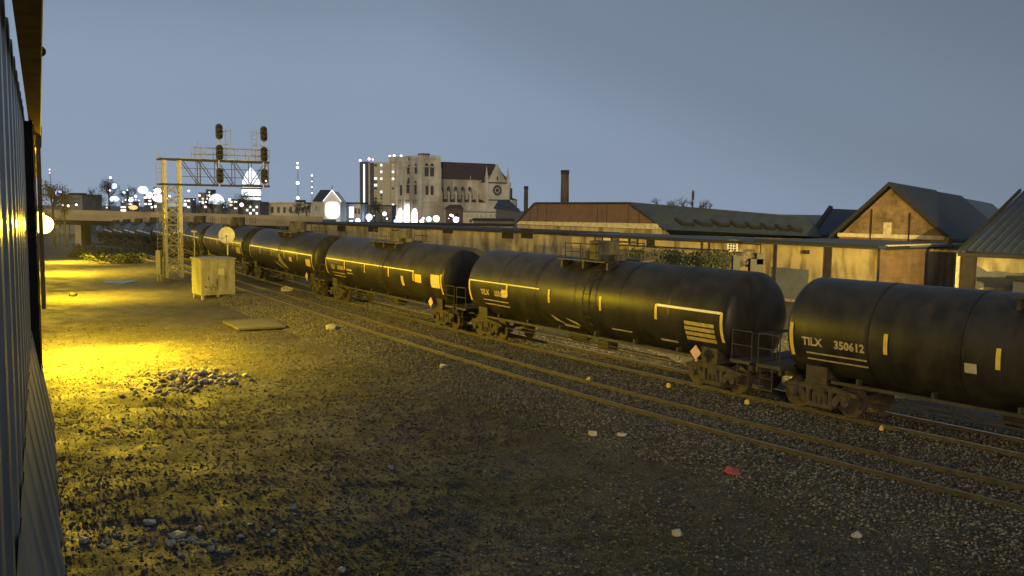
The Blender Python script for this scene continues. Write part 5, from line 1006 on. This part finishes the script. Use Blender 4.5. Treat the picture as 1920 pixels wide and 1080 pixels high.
for i, (px, py, D, rp, m, lab) in enumerate(((109, 362, 200, 6, 'e_blue', 'large violet-white lamp above the shrubs near the shed'), (207, 333, 800, 2, 'e_white', 'topmost of the white city lights on the left'), (214, 349, 800, 5, 'e_blue', 'large blue-white light cluster below the topmost one'), (205, 357, 800, 2.4, 'e_white', 'small white light left of the large cluster'), (213, 373, 780, 7, 'e_blue', 'broad blue-white glow low among the left trees'), (232, 362, 780, 3, 'e_blue', 'bluish light right of the left trees'), (245, 374, 760, 4.5, 'e_white', 'white light above the left parapet'), (239, 356, 800, 1.6, 'e_white', 'tiny white light above the bluish one'),
        (280, 366, 850, 6, 'e_pink', 'pinkish light right of the blue sign'), (296, 358, 850, 6, 'e_warm', 'warm light behind the gantry mast, upper'), (300, 372, 800, 10, 'e_pink', 'largest pink-white glow behind the gantry mast'), (256, 391, 190, 0, None, ''), (354, 358, 800, 2, 'e_pink', 'small pink light right of the mast'), (385, 388, 350, 2.4, 'e_pink', 'pink light in front of the white dome'), (453, 384, 180, 3.6, 'e_pink', 'pink street lamp in front of the floodlit tower'), (469, 409, 250, 3.5, 'e_white', 'white lamp at the foot of the glazed block'),
        (579, 410, 250, 3, 'e_blue', 'blue-white lamp left of the white hall'), (692, 407, 290, 6, 'e_blue', 'bright blue lamp left of the glowing church doors'), (671, 414, 280, 4.5, 'e_white', 'white lamp beside the lit blue doorway'), (721, 401, 330, 4, 'e_pink', 'pink lamp beside the church door'), (804, 411, 300, 5, 'e_cyan', 'cyan lamp in front of the church tower'), (818, 410, 300, 6, 'e_white', 'blue-white star-like lamp right of the cyan one'), (855, 412, 300, 5.5, 'e_blue', 'violet lamp below the church nave'), (791, 415, 310, 4, 'e_warm', 'warm yellow lamp at the tower foot'), (722, 422, 200, 2.5, 'e_warm', 'yellow lamp at the left end of the olive wall'),
        (310, 407, 200, 7, 'e_blue', 'violet light under the overpass behind the mast'), (130, 413, 240, 8, 'e_pink', 'violet-pink light cluster under the overpass at the left'), (742, 415, 330, 3.5, 'e_blue', 'blue lamp left of the largest glowing church door'), (605, 427, 125, 2, 'e_white', 'tiny white lamp above the tank cars'), (117, 385, 300, 1.8, 'e_white', 'first small light under the far left block'), (128, 386, 300, 2.2, 'e_warm', 'second small light under the far left block'), (143, 384, 300, 1.8, 'e_white', 'third small light under the far left block'))):
    if m: glow(px, py, D, rp, m, lab, D < 400, (1.4, .6, .7) if rp >= 7 else (1, 1, 1))
rn = random.Random(77)
for i in range(46):
    px = rn.choice([rn.gauss(215, 26), rn.gauss(285, 22), rn.uniform(340, 480), rn.uniform(640, 860)]); py = rn.uniform(366, 390) if px < 500 else rn.uniform(402, 415)
    if px < 105: continue
    zone = 'left of the signal gantry' if px < 300 else ('under the gantry arm' if px < 500 else 'before the church')
    glow(px, py, 480 if px < 500 else 340, rn.choice([.8, 1.1, 1.5, 2.2]), rn.choice(['e_white', 'e_white', 'e_blue', 'e_pink', 'e_warm']), 'tiny point of city light, one of many '+zone, False, name='city_light', grp='tiny city lights '+zone)
glow(250, 389, 168, 6, 'e_or', 'orange lit sign on the overpass parapet', False, (1.4, .3, .7), 'sign', 'lit_sign', P(250, 393, 168).z)
def radiomast(px, pyb, pyt, D, lights, lab):
    b_ = P(px, pyb, D); r = thing('radio_mast', lab, 'radio mast', (b_.x, D, b_.z-6)); h = P(px, pyt, D).z-b_.z+6; w = .0011*D; mb = MB()
    for a in range(3): x, y = w*math.cos(a*2.094), w*math.sin(a*2.094); mb.tube((x, y, 0), (x*.4, y*.4, h), .08*D/F*2, 4)
    for k in range(16): z = h*k/16; mb.tube((-w*(1-.6*k/16), 0, z), (w*(1-.6*k/16), 0, z+h/16), .06*D/F*2, 4)
    mb.build('lattice', M['steel'], r)
    for py, rp, m in lights: mb = MB(); mb.sphere((0, -w, P(px, py, D).z-b_.z+6), rp*D/F, 8, 6); mb.build('light', M[m], r, True)
radiomast(559, 378, 304, 1500, ((306, 1.8, 'e_white'), (314, 2.5, 'e_white'), (343, 3, 'e_white'), (371, 3, 'e_warm')), 'left and taller far radio mast with white lights')
radiomast(585.5, 378, 326, 1500, ((329, 1.8, 'e_pink'), (340, 1, 'e_pink'), (351, 1.2, 'e_pink'), (362, 1.4, 'e_pink')), 'right and shorter far radio mast with pink lights')
radiomast(96, 378, 316, 1500, ((318, 1.3, 'e_pink'), (324, 1, 'e_pink')), 'far radio mast with two tiny pink lights by the shed wall')

# thin mist volume added to give the lamp its halo
mb = MB(); mb.box((400, 1175, 64), (4100, 2550, 152)); hzm = bpy.data.materials.new('added_halo_mist'); hzm.use_nodes = True; t = hzm.node_tree; t.nodes.clear(); o = N(t, 'ShaderNodeOutputMaterial'); v = N(t, 'ShaderNodeVolumePrincipled'); v.inputs['Color'].default_value = (.9, .92, 1, 1); v.inputs['Density'].default_value = 0.00007; v.inputs['Anisotropy'].default_value = 0.2; t.links.new(v.outputs[0], o.inputs['Volume'])
hz = mb.build('halo_mist', hzm); hz['kind'] = 'stuff'; hz['label'] = 'thin mist added over the yard for the lamp halo'
